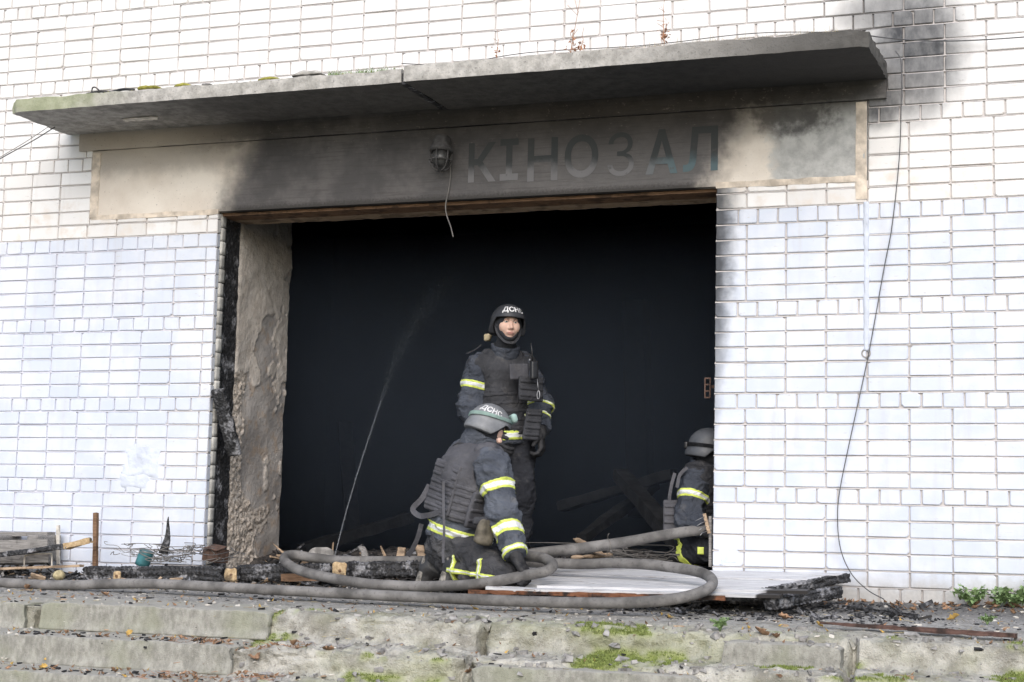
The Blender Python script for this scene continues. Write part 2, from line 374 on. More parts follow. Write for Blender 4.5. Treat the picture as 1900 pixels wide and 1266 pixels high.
def mat_hose():
    g = G('hose_jacket', .8, .3); P, x, y, z = g.pos(); n = g.noise(6, 5); n2 = g.noise(50, 5)
    c = g.mix(g.sm(n, .3, .7), (0.095, .091, .088), (0.25, .24, .232))
    c = g.mix(g.m_('MULTIPLY', g.sm(n2, .55, .7), .5), c, (0.07, .066, .064))
    wv = g.n('ShaderNodeTexWave'); wv.inputs['Scale'].default_value = 90; g.lk(P, wv.inputs['Vector'])
    g.col(c); g.bump(g.m_('ADD', n2, g.m_('MULTIPLY', wv.outputs[1], .25)), .35, .004); return g.m
def mat_cloth(name, a, b, rough=.85, wr=.5, dirt=0.25):
    g = G(name, rough, .25); n = g.noise(5, 5); n2 = g.noise(16, 4, .5, dist=1.5); n3 = g.noise(300, 2)
    c = g.mix(g.sm(n, .3, .7), a, b)
    c = g.mix(g.m_('MULTIPLY', g.sm(g.noise(11, 6, .65), .55, .72), dirt), c, (0.17, .16, .15))
    g.col(c); g.bump(g.m_('ADD', n2, g.m_('MULTIPLY', n3, .15)), wr, .022); return g.m
def mat_pier():
    g = G('spalled_plaster', .95, .1); P, x, y, z = g.pos(); pe = g.at('peel'); n = g.noise(10, 6, .62); n2 = g.noise(50, 5, .65); n1 = g.noise(2.5, 4)
    inta = g.mix(g.sm(n, .3, .7), (0.52, 0.465, 0.41), (0.70, 0.645, 0.585))
    bare = g.mix(g.sm(n1, .35, .65), (0.36, .333, .313), (0.54, .505, .475))
    bare = g.mix(g.m_('MULTIPLY', g.sm(n, .5, .65), .55), bare, (0.44, .32, .22))
    c = g.mix(pe, bare, inta)
    c = g.mix(g.at('rough'), c, g.mix(g.sm(n2, .35, .65), (0.32, .27, .225), (0.72, .65, .575)))
    c = g.mix(g.m_('MULTIPLY', g.sm(n2, .56, .72), .55), c, (0.10, .085, .075))
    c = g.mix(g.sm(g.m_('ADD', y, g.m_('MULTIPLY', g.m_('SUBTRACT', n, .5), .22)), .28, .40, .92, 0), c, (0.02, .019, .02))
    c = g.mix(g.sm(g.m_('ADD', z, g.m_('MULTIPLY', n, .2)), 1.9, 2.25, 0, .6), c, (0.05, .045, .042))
    g.col(c); g.bump(g.m_('ADD', n, n2), .7, .012); return g.m
MT = dict(
    brick=mat_brick(), mortar=mat_mortar(), lintel=mat_lintel(), letter=mat_letter(), concrete=mat_concrete(), ground=mat_ground(), step=mat_step(),
    char=mat_char(), board=mat_board(), hose=mat_hose(), pier=mat_pier(),
    pale=mat_wood('fresh_wood', (0.36, .25, .14), (0.58, .44, .27), (20, 20, 20), char=.75),
    brown=mat_wood('brown_wood', (0.13, .075, .045), (0.26, .16, .10), char=.6),
    red=mat_wood('scorched_red_wood', (0.12, .050, .028), (0.22, .10, .055), char=.95),
    grey=mat_wood('grey_wood', (0.17, .16, .155), (0.34, .325, .31)),
    tan=mat_wood('tan_wood', (0.30, .21, .14), (0.50, .38, .27), char=.5),
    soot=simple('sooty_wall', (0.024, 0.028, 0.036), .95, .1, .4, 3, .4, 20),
    navy=mat_cloth('navy_cloth', (0.040, .046, .060), (0.075, .084, .105), wr=1.0),
    faded=mat_cloth('faded_navy_cloth', (0.062, .070, .089), (0.115, .127, .153), dirt=.4, wr=1.0),
    nylon=mat_cloth('black_nylon', (0.026, .027, .031), (0.054, .055, .062), .7, .7),
    nylon2=mat_cloth('worn_black_nylon', (0.062, .062, .070), (0.105, .105, .118), .75, .35),
    dark=mat_cloth('dark_trouser_cloth', (0.018, .019, .024), (0.036, .038, .046)),
    yellow=simple('fluorescent_yellow', (0.60, 0.68, 0.13), .5, .4, .15),
    silver=simple('silver_tape', (0.70, 0.71, 0.70), .35, .5, .12),
    helmet=simple('helmet_paint', (0.040, 0.042, 0.048), .5, .4, .25, 12, .15, 200),
    helmet2=simple('grey_helmet_paint', (0.20, 0.207, 0.22), .45, .45, .2, 12, .15, 200),
    helmet_shaded=simple('shaded_grey_helmet_paint', (0.085, 0.09, 0.10), .45, .45, .2, 12, .15, 200),  # same grey paint with the doorway shade put into its colour
    strap=simple('mint_strap', (0.32, 0.45, 0.42), .6, .3, .15),
    print=simple('white_print', (0.72, .72, .72), .6, .3, .1),
    glove=mat_cloth('black_glove', (0.016, .016, .018), (0.04, .04, .043), .65),
    boot=simple('black_boot', (0.040, .040, .042), .5, .5, .4, 15, .3, 40),
    workpant=mat_cloth('grey_work_cloth', (0.036, .037, .042), (0.085, .085, .09), dirt=.4, wr=1.0),
    sole=simple('muddy_sole', (0.22, .205, .185), .9, .2, .6, 30, .6, 50),
    black=simple('black_plastic', (0.018, .018, .02), .4, .5, .2),
    metal=simple('dull_metal', (0.30, .30, .31), .4, .5, .3, 30, metal=.8),
    rust=simple('rusty_iron', (0.10, .062, .048), .85, .3, .5, 25, .4, 60),
    wire=simple('dark_wire', (0.10, .10, .105), .5, .4, .2),
    wirel=simple('grey_wire', (0.17, .16, .15), .6, .4, .2),
    lamp=simple('sooty_lamp', (0.085, .082, .082), .85, .2, .35, 20),
    leafb=simple('dry_leaf', (0.27, .165, .10), .75, .3, .45, 30),
    leafy=simple('yellow_leaf', (0.50, .33, .10), .7, .3, .3, 30),
    green=simple('weed_leaf', (0.23, .33, .15), .6, .35, .35, 25),
    moss=simple('moss', (0.20, .245, .075), .95, .1, .4, 40),
    ymoss=simple('yellow_moss', (0.30, .285, .07), .95, .1, .3, 40),
    weed=simple('dry_weed', (0.40, .22, .14), .9, .1, .35, 30),
    straw=simple('dry_straw', (0.42, .36, .22), .9, .1, .3, 30),
    teal=simple('teal_tin', (0.05, .17, .19), .5, .4, .4, 12),
    ash=simple('ash_stone', (0.30, .29, .28), .95, .1, .4, 15, .5, 50),
    chip=simple('pale_chip', (0.55, .52, .47), .9, .1, .3, 20),
    coal=simple('charcoal', (0.02, .02, .022), .7, .4, .5, 20),
    bag=simple('muddy_pouch', (0.13, .115, .09), .8, .3, .45, 14, .5, 20),
    trim=simple('dirty_plaster', (0.64, .56, .47), .95, .1, .3, 10, .5, 50),
    bluetrim=simple('painted_filler', (0.62, .665, .76), .7, .2, .1, 10, .6, 30),
    field=simple('far_ground', (0.16, .15, .11), .95, .1, .3, .5),
)

# ================================================================ GROUND, LANDING, STEPS
PROF = [(0.6, -.585), (0, -.59), (-1.79, -.722), (-1.81, -.868), (-2.10, -.893), (-2.12, -1.045), (-2.41, -1.075), (-2.43, -1.225),
        (-2.72, -1.25), (-2.74, -1.40), (-3.03, -1.42), (-3.05, -1.56), (-3.6, -1.58), (-5.0, -1.60)]
def build_terrain():
    pr = np.array(PROF); seg = np.linalg.norm(np.diff(pr, axis=0), axis=1); cum = np.r_[0, np.cumsum(seg)]
    ss = [0]
    while ss[-1] < cum[-1]:
        y = np.interp(ss[-1], cum, pr[:, 0]); ss.append(ss[-1]+(0.035 if y > -1.2 else 0.014 if y > -2.7 else .03 if y > -3.2 else .1))
    ss = np.array(ss); fine = np.arange(0, cum[-1], .004)
    fy = np.interp(fine, cum, pr[:, 0]); fz = np.interp(fine, cum, pr[:, 1])
    def gs(a, sg):
        k = np.exp(-.5*(np.arange(-60, 61)*.004/sg)**2); k /= k.sum(); return np.convolve(np.pad(a, 60, 'edge'), k, 'valid')
    def samp(sg):
        Y, Z = gs(fy, sg), gs(fz, sg); return np.stack([np.interp(ss, fine, Y), np.interp(ss, fine, Z)], 1)
    A, B = samp(.006), samp(.040)
    xs = np.concatenate([np.arange(-7.5, -5.6, .08), np.arange(-5.6, 2.3, .0145), np.arange(2.3, 6.5, .1)])
    nx, ns = len(xs), len(ss)
    X = np.repeat(xs[:, None], ns, 1)
    e = smooth(fbm(np.stack([X*.9, np.repeat(ss[None], nx, 0)*.5, X*0], -1), 1.3, 3, 3.1), -.45, .15)*smooth(X, -3.2, -2.2)
    e = np.maximum(e, smooth(X, -2.45, -2.2)*.55)
    Y = A[None, :, 0]*(1-e)+B[None, :, 0]*e; Z = A[None, :, 1]*(1-e)+B[None, :, 1]*e
    ty = np.gradient(Y, axis=1); tz = np.gradient(Z, axis=1); l = np.hypot(ty, tz); ny, nz = tz/l, -ty/l
    P = np.stack([X, Y, Z], -1)
    onst = smooth(-Y, 1.35, 1.9)
    d = (.005+.026*e)*fbm(P, 3.2, 4, 1.0)*(.35+.65*onst)+(.003+.017*e*onst)*fbm(P*np.array([.7, 1, 1]), 13, 3, 2.0)-.020*e*onst*np.maximum(0, .25-np.abs(fbm(P*np.array([.5, 1, 1.2]), 9, 3, 6.6)))*4+(.0035+.006*onst*e)*fbm(P, 40, 2, 4.0)
    hid = smooth(X, -2.25, -2.45)*smooth(-Y, 1.4, 1.75)
    d = d-.03*hid
    # cracks between the old cast blocks
    for cx, dx in ((-1.02, .04), (.99, .01), (-3.99, .02)):
        cr = np.abs(X-cx-dx*fbm(P, 7, 2, 8.0)*3); d = d-.10*np.maximum(0, 1-cr/.03)*smooth(-Y, 1.6, 1.85)
    Y = Y+ny*d; Z = Z+nz*d
    V = np.stack([X, Y, Z], -1).reshape(-1, 3)
    o = fast_obj('stone_steps', V, grid_faces(nx, ns), MT['ground']); tag(o, kind='structure'); o.data.set_sharp_from_angle(angle=math.radians(32))
    mo = smooth(fbm(P, 3.3, 4, 6.0)+.25*fbm(P, 14, 2, 9.0), .20, .46)*smooth(nz, .1, .6)*onst*smooth(X, -2.9, -2.2)*smooth(-Y, 3.2, 2.6)
    attr(o, 'moss', mo.reshape(-1))
    return o, V, mo.reshape(-1)
STEPS, SV, SMOSS = build_terrain()
from mathutils.bvhtree import BVHTree
BV = BVHTree.FromPolygons(SV.tolist(), [tuple(p.vertices) for p in STEPS.data.polygons])
def zg(x, y):
    h = BV.ray_cast(Vector((x, y, -0.3)), Vector((0, 0, -1)))
    return h[0].z if h[0] is not None else -.59
V = np.array([[-400, -600, -1.66], [400, -600, -1.66], [400, 0, -1.66], [-400, 0, -1.66]])
tag(mesh_obj('ground', V, [(0, 1, 2, 3)], MT['field']), kind='structure')
SB = []
def step_block(x0, x1, y, zt, ht, seed, lab=None):
    V, Q = rough_box(((x0+x1)/2, y+.16, zt-ht/2), (x1-x0, .34, ht), None, .0095, .006, 8, .010, seed)
    # worn, broken ends
    for xe, sg in ((x0, -1), (x1, 1)):
        k = np.maximum(0, 1-np.abs(V[:, 0]-xe)/.10); V[:, 0] -= sg*k*(.035+.035*fbm(V, 11, 3, seed)); V[:, 2] -= k**2*.02*(V[:, 2] > zt-ht/2)
    V[:, 2] += np.clip(V[:, 1]-y, 0, .35)*.055*smooth(V[:, 2], zt-ht*.9, zt-ht*.1)
    nose = smooth(V[:, 2], zt-.05, zt)*smooth(-V[:, 1], -y-.05, -y); V[:, 2] -= nose*.010*np.abs(fbm(V, 9, 3, seed+2)); V[:, 1] += nose*.012*np.abs(fbm(V, 13, 3, seed+5)); V[:, 1] -= smooth(V[:, 2], zt-ht*.6, zt-ht)*.016
    o = fast_obj('step_block', V, Q, MT['step'], STEPS, True, 28); SB.append(o); return o
step_block(-3.98, -2.345, -1.80, -.712, .165, 1)
step_block(-6.9, -4.03, -1.80, -.722, .165, 2)
step_block(-6.9, -2.41, -2.10, -.893, .17, 3)
step_block(-6.9, -2.60, -2.40, -1.075, .17, 4)
step_block(.276, .965, -1.895, -.762, .15, 5)
step_block(-1.0, .30, -2.16, -.930, .15, 6)
step_block(1.05, 2.6, -2.06, -.900, .15, 7)
def all_bvh():
    V = [SV]; P = [tuple(p.vertices) for p in STEPS.data.polygons]; k = len(SV)
    for o_ in SB:
        q = np.array([v.co[:] for v in o_.data.vertices]); V.append(q); P += [tuple(i+k for i in p.vertices) for p in o_.data.polygons]; k += len(q)
    return BVHTree.FromPolygons(np.concatenate(V).tolist(), P)
BV = all_bvh()

# moss cushions: tiny upright blades where the moss grows
def blades(name, pts, nper, h, wd, mat, spread, label=None, parent=None, lean=.5):
    pts = np.asarray(pts); n = len(pts)*nper
    b = np.repeat(pts, nper, 0)+RNG.normal(0, spread, (n, 3))*[1, 1, .15]
    a = RNG.random(n)*6.28; d = np.stack([np.cos(a), np.sin(a), a*0], 1)
    hh = h*(.4+.9*RNG.random(n)); ln = RNG.normal(0, lean, (n, 2))
    tip = b+np.stack([ln[:, 0]*hh, ln[:, 1]*hh, hh], 1)
    V = np.empty((n*3, 3)); V[0::3] = b-d*wd/2; V[1::3] = b+d*wd/2; V[2::3] = tip
    o = fast_obj(name, V, np.arange(n*3).reshape(-1, 3), mat, parent, False)
    return tag(o, kind='stuff')
idx = np.where((SMOSS > .55) & (SV[:, 1] > -2.7))[0]; idx = RNG.choice(idx, min(len(idx), 4500), replace=False)
tag(blades('moss', SV[idx], 6, .012, .006, MT['moss'], .008), 'bright green moss growing in patches on the broken steps', 'moss')

# ================================================================ THE BUILDING
BLD = empty('brick_building', 'white painted brick building front with a burnt-out doorway under a concrete canopy', 'building', (-2, 0, -.59))
ZK = {-1: -.607, 0: 0.0, 1: .598, 2: 1.188, 3: 1.792, 4: 2.408, 5: 3.023, 6: 3.636, 7: 4.24}
XR, XL, ZL = -.205, -3.9, 2.047
J = .0048
def sub(iv, a, b):
    out = []
    for p, q in iv:
        if b <= p or a >= q: out.append((p, q)); continue
        if a > p: out.append((p, a))
        if b < q: out.append((b, q))
    return out
bricks = []; joint_iv = []
for k in range(-1, 7):
    h = (ZK[k+1]-ZK[k])/6
    for i in range(6):
        z0, z1 = ZK[k]+i*h, ZK[k]+(i+1)*h; zc = (z0+z1)/2; hd = i == 0
        iv = [(-7.3, 3.0)]
        if zc < ZL: iv = sub(iv, XL, XR)
        elif z0 < 2.56: iv = sub(iv, -5.0, .775)
        elif z0 < 2.68: iv = sub(iv, -5.115, .895)
        cut = z0 < ZL < z1
        if cut: iv = [(-7.3, -5.0), (-5.0, XL), (XR, .775), (.775, 3.0)]
        def joints(a, b):
            if zc > 2.5: p, o = .2525, -.01
            elif b < -2: p, o = .2572, -4.247
            else: p, o = .2572, 0.0
            if hd: p /= 2; o += (.06 if zc > 2.5 or b < -2 else -.055)
            js = [o+p*t for t in range(math.floor((a-o)/p)+1, math.ceil((b-o)/p))]
            return [a]+[t for t in js if a+.03 < t < b-.03]+[b]
        joint_iv += [(p_, q_, z0) for p_, q_ in iv]
        for a, b in iv:
            if zc > 2.5 and a < .5 and b > .9:      # the band above the canopy keeps one bond, the right side its own
                pass
            js = joints(a, b)
            for p, q in zip(js[:-1], js[1:]): bricks.append((p, q, z0, ZL-.002 if cut and -5.01 < a < .7 else z1))
def brick_geo(x0, x1, z0, z1):
    x0 += J+random.uniform(-.0015, .002); x1 -= J+random.uniform(-.0015, .002)
    z0 += J*.9+random.uniform(-.0015, .002); z1 -= J*.9+random.uniform(-.0015, .002)
    cx = [random.uniform(.002, .007) if random.random() > .08 else random.uniform(.009, .018) for _ in range(4)]
    cz = [c*random.uniform(.6, 1.2) for c in cx]; w_ = x1-x0
    if w_ < .06: cx = [.004]*4; cz = [.004]*4
    o = [(x0+cx[0], z0), (x1-cx[1], z0), (x1, z0+cz[1]), (x1, z1-cz[2]), (x1-cx[2], z1), (x0+cx[3], z1), (x0, z1-cz[3]), (x0, z0+cz[0])]
    yf = random.gauss(0, .0014); tx, tz = random.gauss(0, .006), random.gauss(0, .012)
    mx, mz = (x0+x1)/2, (z0+z1)/2; bv = .0045
    fr, md, bk = [], [], []
    for x, z in o:
        ix = x+(bv if x < mx else -bv); iz = z+(bv if z < mz else -bv)
        x += random.gauss(0, .0008); z += random.gauss(0, .001)
        dy = yf+tx*(x-mx)+tz*(z-mz)
        fr.append((ix, dy, iz)); md.append((x, dy+.0045, z)); bk.append((x, .05, z))
    Fc = [tuple(range(8))]+[(i, i+8, (i+1) % 8+8, (i+1) % 8) for i in range(8)]+[(i+8, i+16, (i+1) % 8+16, (i+1) % 8+8) for i in range(8)]
    return fr+md+bk, Fc
def proj(P):
    d = np.asarray(P)-CAM; z = d@FW; return 950+F_PX*(d@RT)/z, 633-F_PX*(d@UP)/z
def seen_area(b):
    cx, cz = (b[0]+b[1])/2, (b[2]+b[3])/2; u, v = proj((cx, 0, cz))
    if not (-15 < u < 1915 and -10 < v < 1180): return -1
    if 2.66 < cz < 2.98 and -4.75 < cx < .78: return 0      # behind the canopy slab
    d = np.linalg.norm(np.array([cx, 0, cz])-CAM); return (b[1]-b[0])*(b[3]-b[2])/d**3
bricks.sort(key=seen_area, reverse=True)
rest_V, rest_F, rest_t = [], [], []; nb = 0
for i, b in enumerate(bricks):
    V, Fc = brick_geo(*b); t = random.random()
    if i < 300:
        o = mesh_obj('brick', V, [f[::-1] for f in Fc], MT['brick'], BLD); attr(o, 'tint', [t]*24)
    else:
        for f in Fc: rest_F.append(tuple(j+nb for j in f[::-1]))
        rest_V += V; nb += 24; rest_t += [t]*24
o = mesh_obj('brick', rest_V, rest_F, MT['brick'], BLD); attr(o, 'tint', rest_t); o['kind'] = 'stuff'

def rbox(name, x0, x1, y0, y1, z0, z1, mat, parent=BLD, **kw):
    kw = dict(dict(step=.04, amp=.003, freq=8), **kw)
    V, Q = rough_box(((x0+x1)/2, (y0+y1)/2, (z0+z1)/2), (x1-x0, y1-y0, z1-z0), None, **kw); return fast_obj(name, V, Q, mat, parent, kw.get('rnd', 0) > 0)
# mortar beds behind the bricks: recessed joints
def plate(name, x0, x1, z0, z1, y, mat, step=.02, amp=.002):
    xs = np.linspace(x0, x1, max(2, int((x1-x0)/step))); zs = np.linspace(z0, z1, max(2, int((z1-z0)/step)))
    X, Z = np.meshgrid(xs, zs, indexing='ij'); P = np.stack([X, np.full_like(X, y), Z], -1)
    P[..., 1] += amp*fbm(P, 22, 2, 3.3); return fast_obj(name, P.reshape(-1, 3), grid_faces(len(xs), len(zs)), mat, BLD)
for a in ((-7.3, XL-.004, -.62, 2.045), (XR+.004, 3.0, -.62, 2.045), (-7.3, -5.0, 2.045, 2.68), (.775, 3.0, 2.045, 2.68), (-7.3, 3.0, 2.68, 4.24)):
    plate('mortar_bed', *a, .0125, MT['mortar'], .035 if a[2] > 2 else .03)
# weathered bed joints: flush at the lower arris, raked back under the upper brick
JV, JQ, jn = [], [], 0
for p_, q_, z0 in joint_iv:
    n_ = max(2, int((q_-p_)/.03)); xs = np.linspace(p_+.002, q_-.002, n_); P = np.stack([xs, xs*0, xs*0+z0], -1); w_ = .0012*fbm(P, 18, 2, 1.5); w2 = .0025*fbm(P, 9, 3, 4.5)
    for yy, zz in ((.0022+w2, -.0054), (.0045+w2, -.001), (.0150+w2*.5, .0056)): JV.append(np.stack([xs, yy+0*xs, z0+zz+w_], -1))
    i = np.arange(n_-1)
    for r_ in (0, 1): JQ.append(np.stack([jn+r_*n_+i, jn+r_*n_+i+1, jn+(r_+1)*n_+i+1, jn+(r_+1)*n_+i], 1))
    jn += 3*n_
fast_obj('bed_joint', np.concatenate(JV), np.concatenate(JQ), MT['mortar'], BLD)
# wall bodies behind the facing
for x0, x1, z0, z1 in ((-7.3, -3.93, -.62, 2.045), (XR+.006, 3.0, -.62, 2.045), (-7.3, 3.0, 2.72, 4.9), (-7.3, -5.0, 2.045, 2.72), (.9, 3.0, 2.045, 2.72)):
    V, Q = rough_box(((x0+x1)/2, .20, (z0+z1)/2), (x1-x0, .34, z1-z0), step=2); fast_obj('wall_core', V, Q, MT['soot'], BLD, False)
# left jamb: painted brick returns, char slot, spalled pier
for i in range(26):
    z = -.6+i*.1018
    rbox('jamb_brick', XL-.06, XL+.0035+random.uniform(-.002, .002), .055, .125+random.uniform(-.004, .006), z+.0015, z+.1003, MT['grey_brick'] if 'grey_brick' in MT else MT.setdefault('grey_brick', simple('greyed_brick', (0.52, .51, .48), .8, .2, .35, 6, .4, 40)), step=.03, amp=.003, rnd=.006, seed=i)
rbox('jamb_slot', XL-.10, XL-.02, .126, .36, -.6, 2.045, MT['char'], step=.03, amp=.012, freq=16)
def pier():
    ys = np.arange(.27, 1.155, .009); zs = np.arange(-.62, 2.32, .009)
    Yg, Zg = np.meshgrid(ys, zs, indexing='ij'); P = np.stack([Yg*0, Yg, Zg], -1)
    n = fbm(P*np.array([1, 1.5, .7]), 3.0, 5, 4.4)
    # intact skin survives on the upper two thirds, away from the lower front
    bias = smooth(Zg, .55, 1.0)*.45-.28+.3*smooth(Yg, .95, .4)*smooth(Zg, .8, 1.1)
    pe = smooth(n+.5*fbm(P, 9, 3, 2.9)+bias+.04, .0, .05)
    ro = smooth(fbm(P, 3, 3, 7.7)+smooth(Yg, .75, .40)*1.1-smooth(Zg, 1.0, 1.6)*1.1+.55*smooth(Zg, .15, -.3)*smooth(Yg, 1.1, .7)-.45, -.1, .14)*(1-pe)
    d = .010*pe+.020*fbm(P, 4, 3, 1.1)+ro*(.030*np.abs(fbm(P, 22, 3, 2.2))+.012*fbm(P, 60, 2, 6.0))+.0025*fbm(P, 50, 2, 5.5)
    d = d-.06*smooth(Yg, .40, .28)
    edge = smooth(Yg, 1.10, 1.155)
    V = np.stack([XL+d-.02-.10*edge*0, Yg-.02*edge*fbm(P, 9, 2, 3.0), Zg], -1).reshape(-1, 3)
    q = grid_faces(len(ys), len(zs)); o = fast_obj('plaster_pier', V, q, MT['pier'], BLD)
    attr(o, 'peel', pe.reshape(-1)); attr(o, 'rough', ro.reshape(-1))
    V, Q = rough_box((XL-.35, .72, .85), (.60, .84, 2.94), step=.4); fast_obj('pier_core', V, Q, MT['soot'], BLD, False)
pier()
# lintel, its upper beam and the scorched wooden header
LIN = rbox('lintel', -5.0, .772, .0, .25, 2.05, 2.556, MT['lintel'], step=.03, amp=.0012, freq=6)
rbox('canopy_beam', -5.115, .895, -.022, .26, 2.560, 2.70, MT['lintel'], step=.03, amp=.006, freq=9, seed=3)
rbox('wood_header', XL-.1, XR+.05, .256, .43, 2.028, 2.14, MT['tan'], step=.03, amp=.006, freq=12, seed=5, ridge=.006)
rbox('wood_header', XL-.1, XR+.05, .06, .252, 2.026, 2.046, MT['brown'], step=.03, amp=.006, freq=20, seed=6)
# plaster borders round the panel and on the right brick
for x0, x1, z0, z1, sd in ((-5.0, -4.93, 2.05, 2.54, 1), (.70, .77, 1.92, 2.55, 2), (XR, .72, 2.035, 2.075, 3), (-4.99, XL, 2.03, 2.065, 4)):
    rbox('plaster_border', x0, x1, -.004, .02, z0, z1, MT['trim'], step=.018, amp=.007, freq=14, seed=sd)
V, Q = rough_box((.765, .004, 1.43), (.034, .022, .95), None, .012, .008, 22, .008, 2.2); V[:, 0] += .010*fbm(V, 9, 2, 1.0)
fast_obj('filled_chase', V, Q, MT['bluetrim'], BLD)
for u, v, du, dv, s_ in ((262, 858, 44, 36, 1), (248, 893, 36, 18, 2), (1352, 1035, 22, 16, 3)):
    a, b = at(u-du, v+dv), at(u+du, v-dv)
    V, Q = rough_box(((a[0]+b[0])/2, .0015, (a[2]+b[2])/2), (b[0]-a[0], .008, b[2]-a[2]), None, .012, .006, 18, .02, s_)
    k = 1-.35*np.abs(fbm(V, 7, 2, s_)); c_ = V.mean(0); V[:, [0, 2]] = c_[[0, 2]]+(V[:, [0, 2]]-c_[[0, 2]])*k[:, None]
    V[:, 1] += .012*smooth(np.maximum(np.abs(V[:, 0]-c_[0])/(b[0]-a[0])*2, np.abs(V[:, 2]-c_[2])/(b[2]-a[2])*2)+.25*fbm(V, 12, 2, s_), .55, 1.0)
    fast_obj('plaster_smear', V, Q, MT['bluetrim'], BLD)
# weep hole with a pipe end
hc = at(1607, 656); ring = MB()
n = 16; pv = []
for r, y in ((.030, -.003), (.021, -.003), (.021, .035)):
    pv += [(hc[0]+r*math.cos(t*6.2832/n), y, hc[2]+r*math.sin(t*6.2832/n)) for t in range(n)]
ring.add(pv, [(i*n+k, i*n+(k+1) % n, (i+1)*n+(k+1) % n, (i+1)*n+k) for i in range(2) for k in range(n)]+[tuple(range(2*n, 3*n))])
ring.obj('pipe_end', MT['ash'], BLD)

# faded lettering, painted on the lintel
def text_geo(s, size, bold=0.0):
    cu = bpy.data.curves.new('t', 'FONT'); cu.body = s; cu.size = size; cu.offset = bold; cu.align_x = 'CENTER'; cu.resolution_u = 6
    ob = bpy.data.objects.new('t', cu); COL.objects.link(ob)
    dg = bpy.context.evaluated_depsgraph_get(); me = ob.evaluated_get(dg).to_mesh()
    V = np.array([v.co[:] for v in me.vertices]); Fc = [tuple(p.vertices) for p in me.polygons]
    ob.evaluated_get(dg).to_mesh_clear(); bpy.data.objects.remove(ob); bpy.data.curves.remove(cu); return V, Fc
for ch, u, vb, vt in (('К', 895, 338, 265), ('І', 945, 335, 258), ('Н', 1007, 336, 256), ('О', 1079, 330, 250), ('З', 1152, 327, 246), ('А', 1228, 323, 240), ('Л', 1300, 318, 235)):
    V, Fc = text_geo(ch, .30, 0.0 if ch in 'ЗА' else .006); a, b = at(u, vb), at(u, vt)
    sc = (b[2]-a[2])/max(.01, V[:, 1].max()-V[:, 1].min()); V[:, 1] -= V[:, 1].min(); V[:, 0] -= (V[:, 0].max()+V[:, 0].min())/2
    P = np.stack([(a[0]+b[0])/2+V[:, 0]*sc*.92, np.full(len(V), -.0028), a[2]+V[:, 1]*sc], 1)
    if ch == 'А':                             # three painted bars, each slightly prouder than the last
        Q2 = [[(0, 0), (.19, 0), (.50, 1), (.34, 1)], [(.65, 0), (.84, 0), (.50, 1), (.34, 1)], [(.21, .22), (.63, .22), (.58, .37), (.26, .37)]]
        P = np.array([((a[0]+b[0])/2+(p_-.42)*(b[2]-a[2])*.86, -.0028-.0007*i_, a[2]+q_*(b[2]-a[2])) for i_, t4 in enumerate(Q2) for p_, q_ in t4]); Fc = [(0, 1, 2, 3), (4, 5, 6, 7), (8, 9, 10, 11)]
    mesh_obj('painted_letter', P, Fc, MT['letter'], LIN)

# canopy: two cast slabs
def slab(x0, x1, zb, th, yf, seed):
    V, Q = rough_box(((x0+x1)/2, (yf-.02)/2, zb+th/2), (x1-x0, -yf-.02, th), None, .022, .007, 10, .005, seed)
    fr = smooth(-V[:, 1], -yf-.12, -yf); top = V[:, 2] > zb+th*.5
    V[:, 2] += np.where(top, -.012*np.abs(fbm(V, 5, 3, seed+2))*fr-.010*np.maximum(0, fbm(V, 17, 2, seed))*fr, 0)
    V[:, 1] += fr*.010*fbm(V, 6, 3, seed+1)
    for xe, sg in ((x0, -1), (x1, 1)):
        if -2.3 < xe < -2.0: continue
        k = smooth(np.abs(V[:, 0]-xe), .09, 0); V[:, 0] -= sg*k*(.012+.03*np.abs(fbm(V, 8, 3, seed+4))); V[:, 1] += k*fr*.035; V[:, 2] -= k*.012*top
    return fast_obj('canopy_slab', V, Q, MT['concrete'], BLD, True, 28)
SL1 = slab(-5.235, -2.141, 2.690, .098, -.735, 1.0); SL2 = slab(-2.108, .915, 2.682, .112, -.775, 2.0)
rbox('gap_shade_strip', -2.146, -2.103, -.725, -.03, 2.679, 2.755, MT['char'], step=.05)  # dark strip added as the shade of the open joint, closing a light leak
# shallow spalled patch showing pale concrete on the underside, and casting ridges
pa, pb = at(222, 228, -.35), at(300, 228, -.35)
V, Q = rough_box(((pa[0]+pb[0])/2, -.34, 2.689), (.32, .10, .012), None, .012, .006, 20, .02, 3); k = 1-.5*np.abs(fbm(V, 9, 2, 1)); c_ = V.mean(0); V[:, :2] = c_[:2]+(V[:, :2]-c_[:2])*k[:, None]
fast_obj('spall_patch', V, Q, MT['chip'], SL1)

# the burnt-out hall behind the doorway
def room(name, x0, x1, y0, y1, z0, z1):
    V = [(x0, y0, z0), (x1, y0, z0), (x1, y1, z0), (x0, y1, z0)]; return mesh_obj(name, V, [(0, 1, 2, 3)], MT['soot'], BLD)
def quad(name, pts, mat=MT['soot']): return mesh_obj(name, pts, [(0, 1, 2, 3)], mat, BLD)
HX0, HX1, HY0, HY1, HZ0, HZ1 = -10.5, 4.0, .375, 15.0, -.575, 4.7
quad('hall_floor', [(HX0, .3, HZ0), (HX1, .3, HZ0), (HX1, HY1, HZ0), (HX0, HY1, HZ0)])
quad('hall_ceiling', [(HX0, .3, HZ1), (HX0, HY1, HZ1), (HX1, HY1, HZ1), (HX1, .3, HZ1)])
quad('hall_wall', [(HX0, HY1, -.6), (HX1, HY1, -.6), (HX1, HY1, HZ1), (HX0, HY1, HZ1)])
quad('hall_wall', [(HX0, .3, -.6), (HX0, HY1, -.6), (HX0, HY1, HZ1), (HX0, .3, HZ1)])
quad('hall_wall', [(HX1, HY1, -.6), (HX1, .3, -.6), (HX1, .3, HZ1), (HX1, HY1, HZ1)])
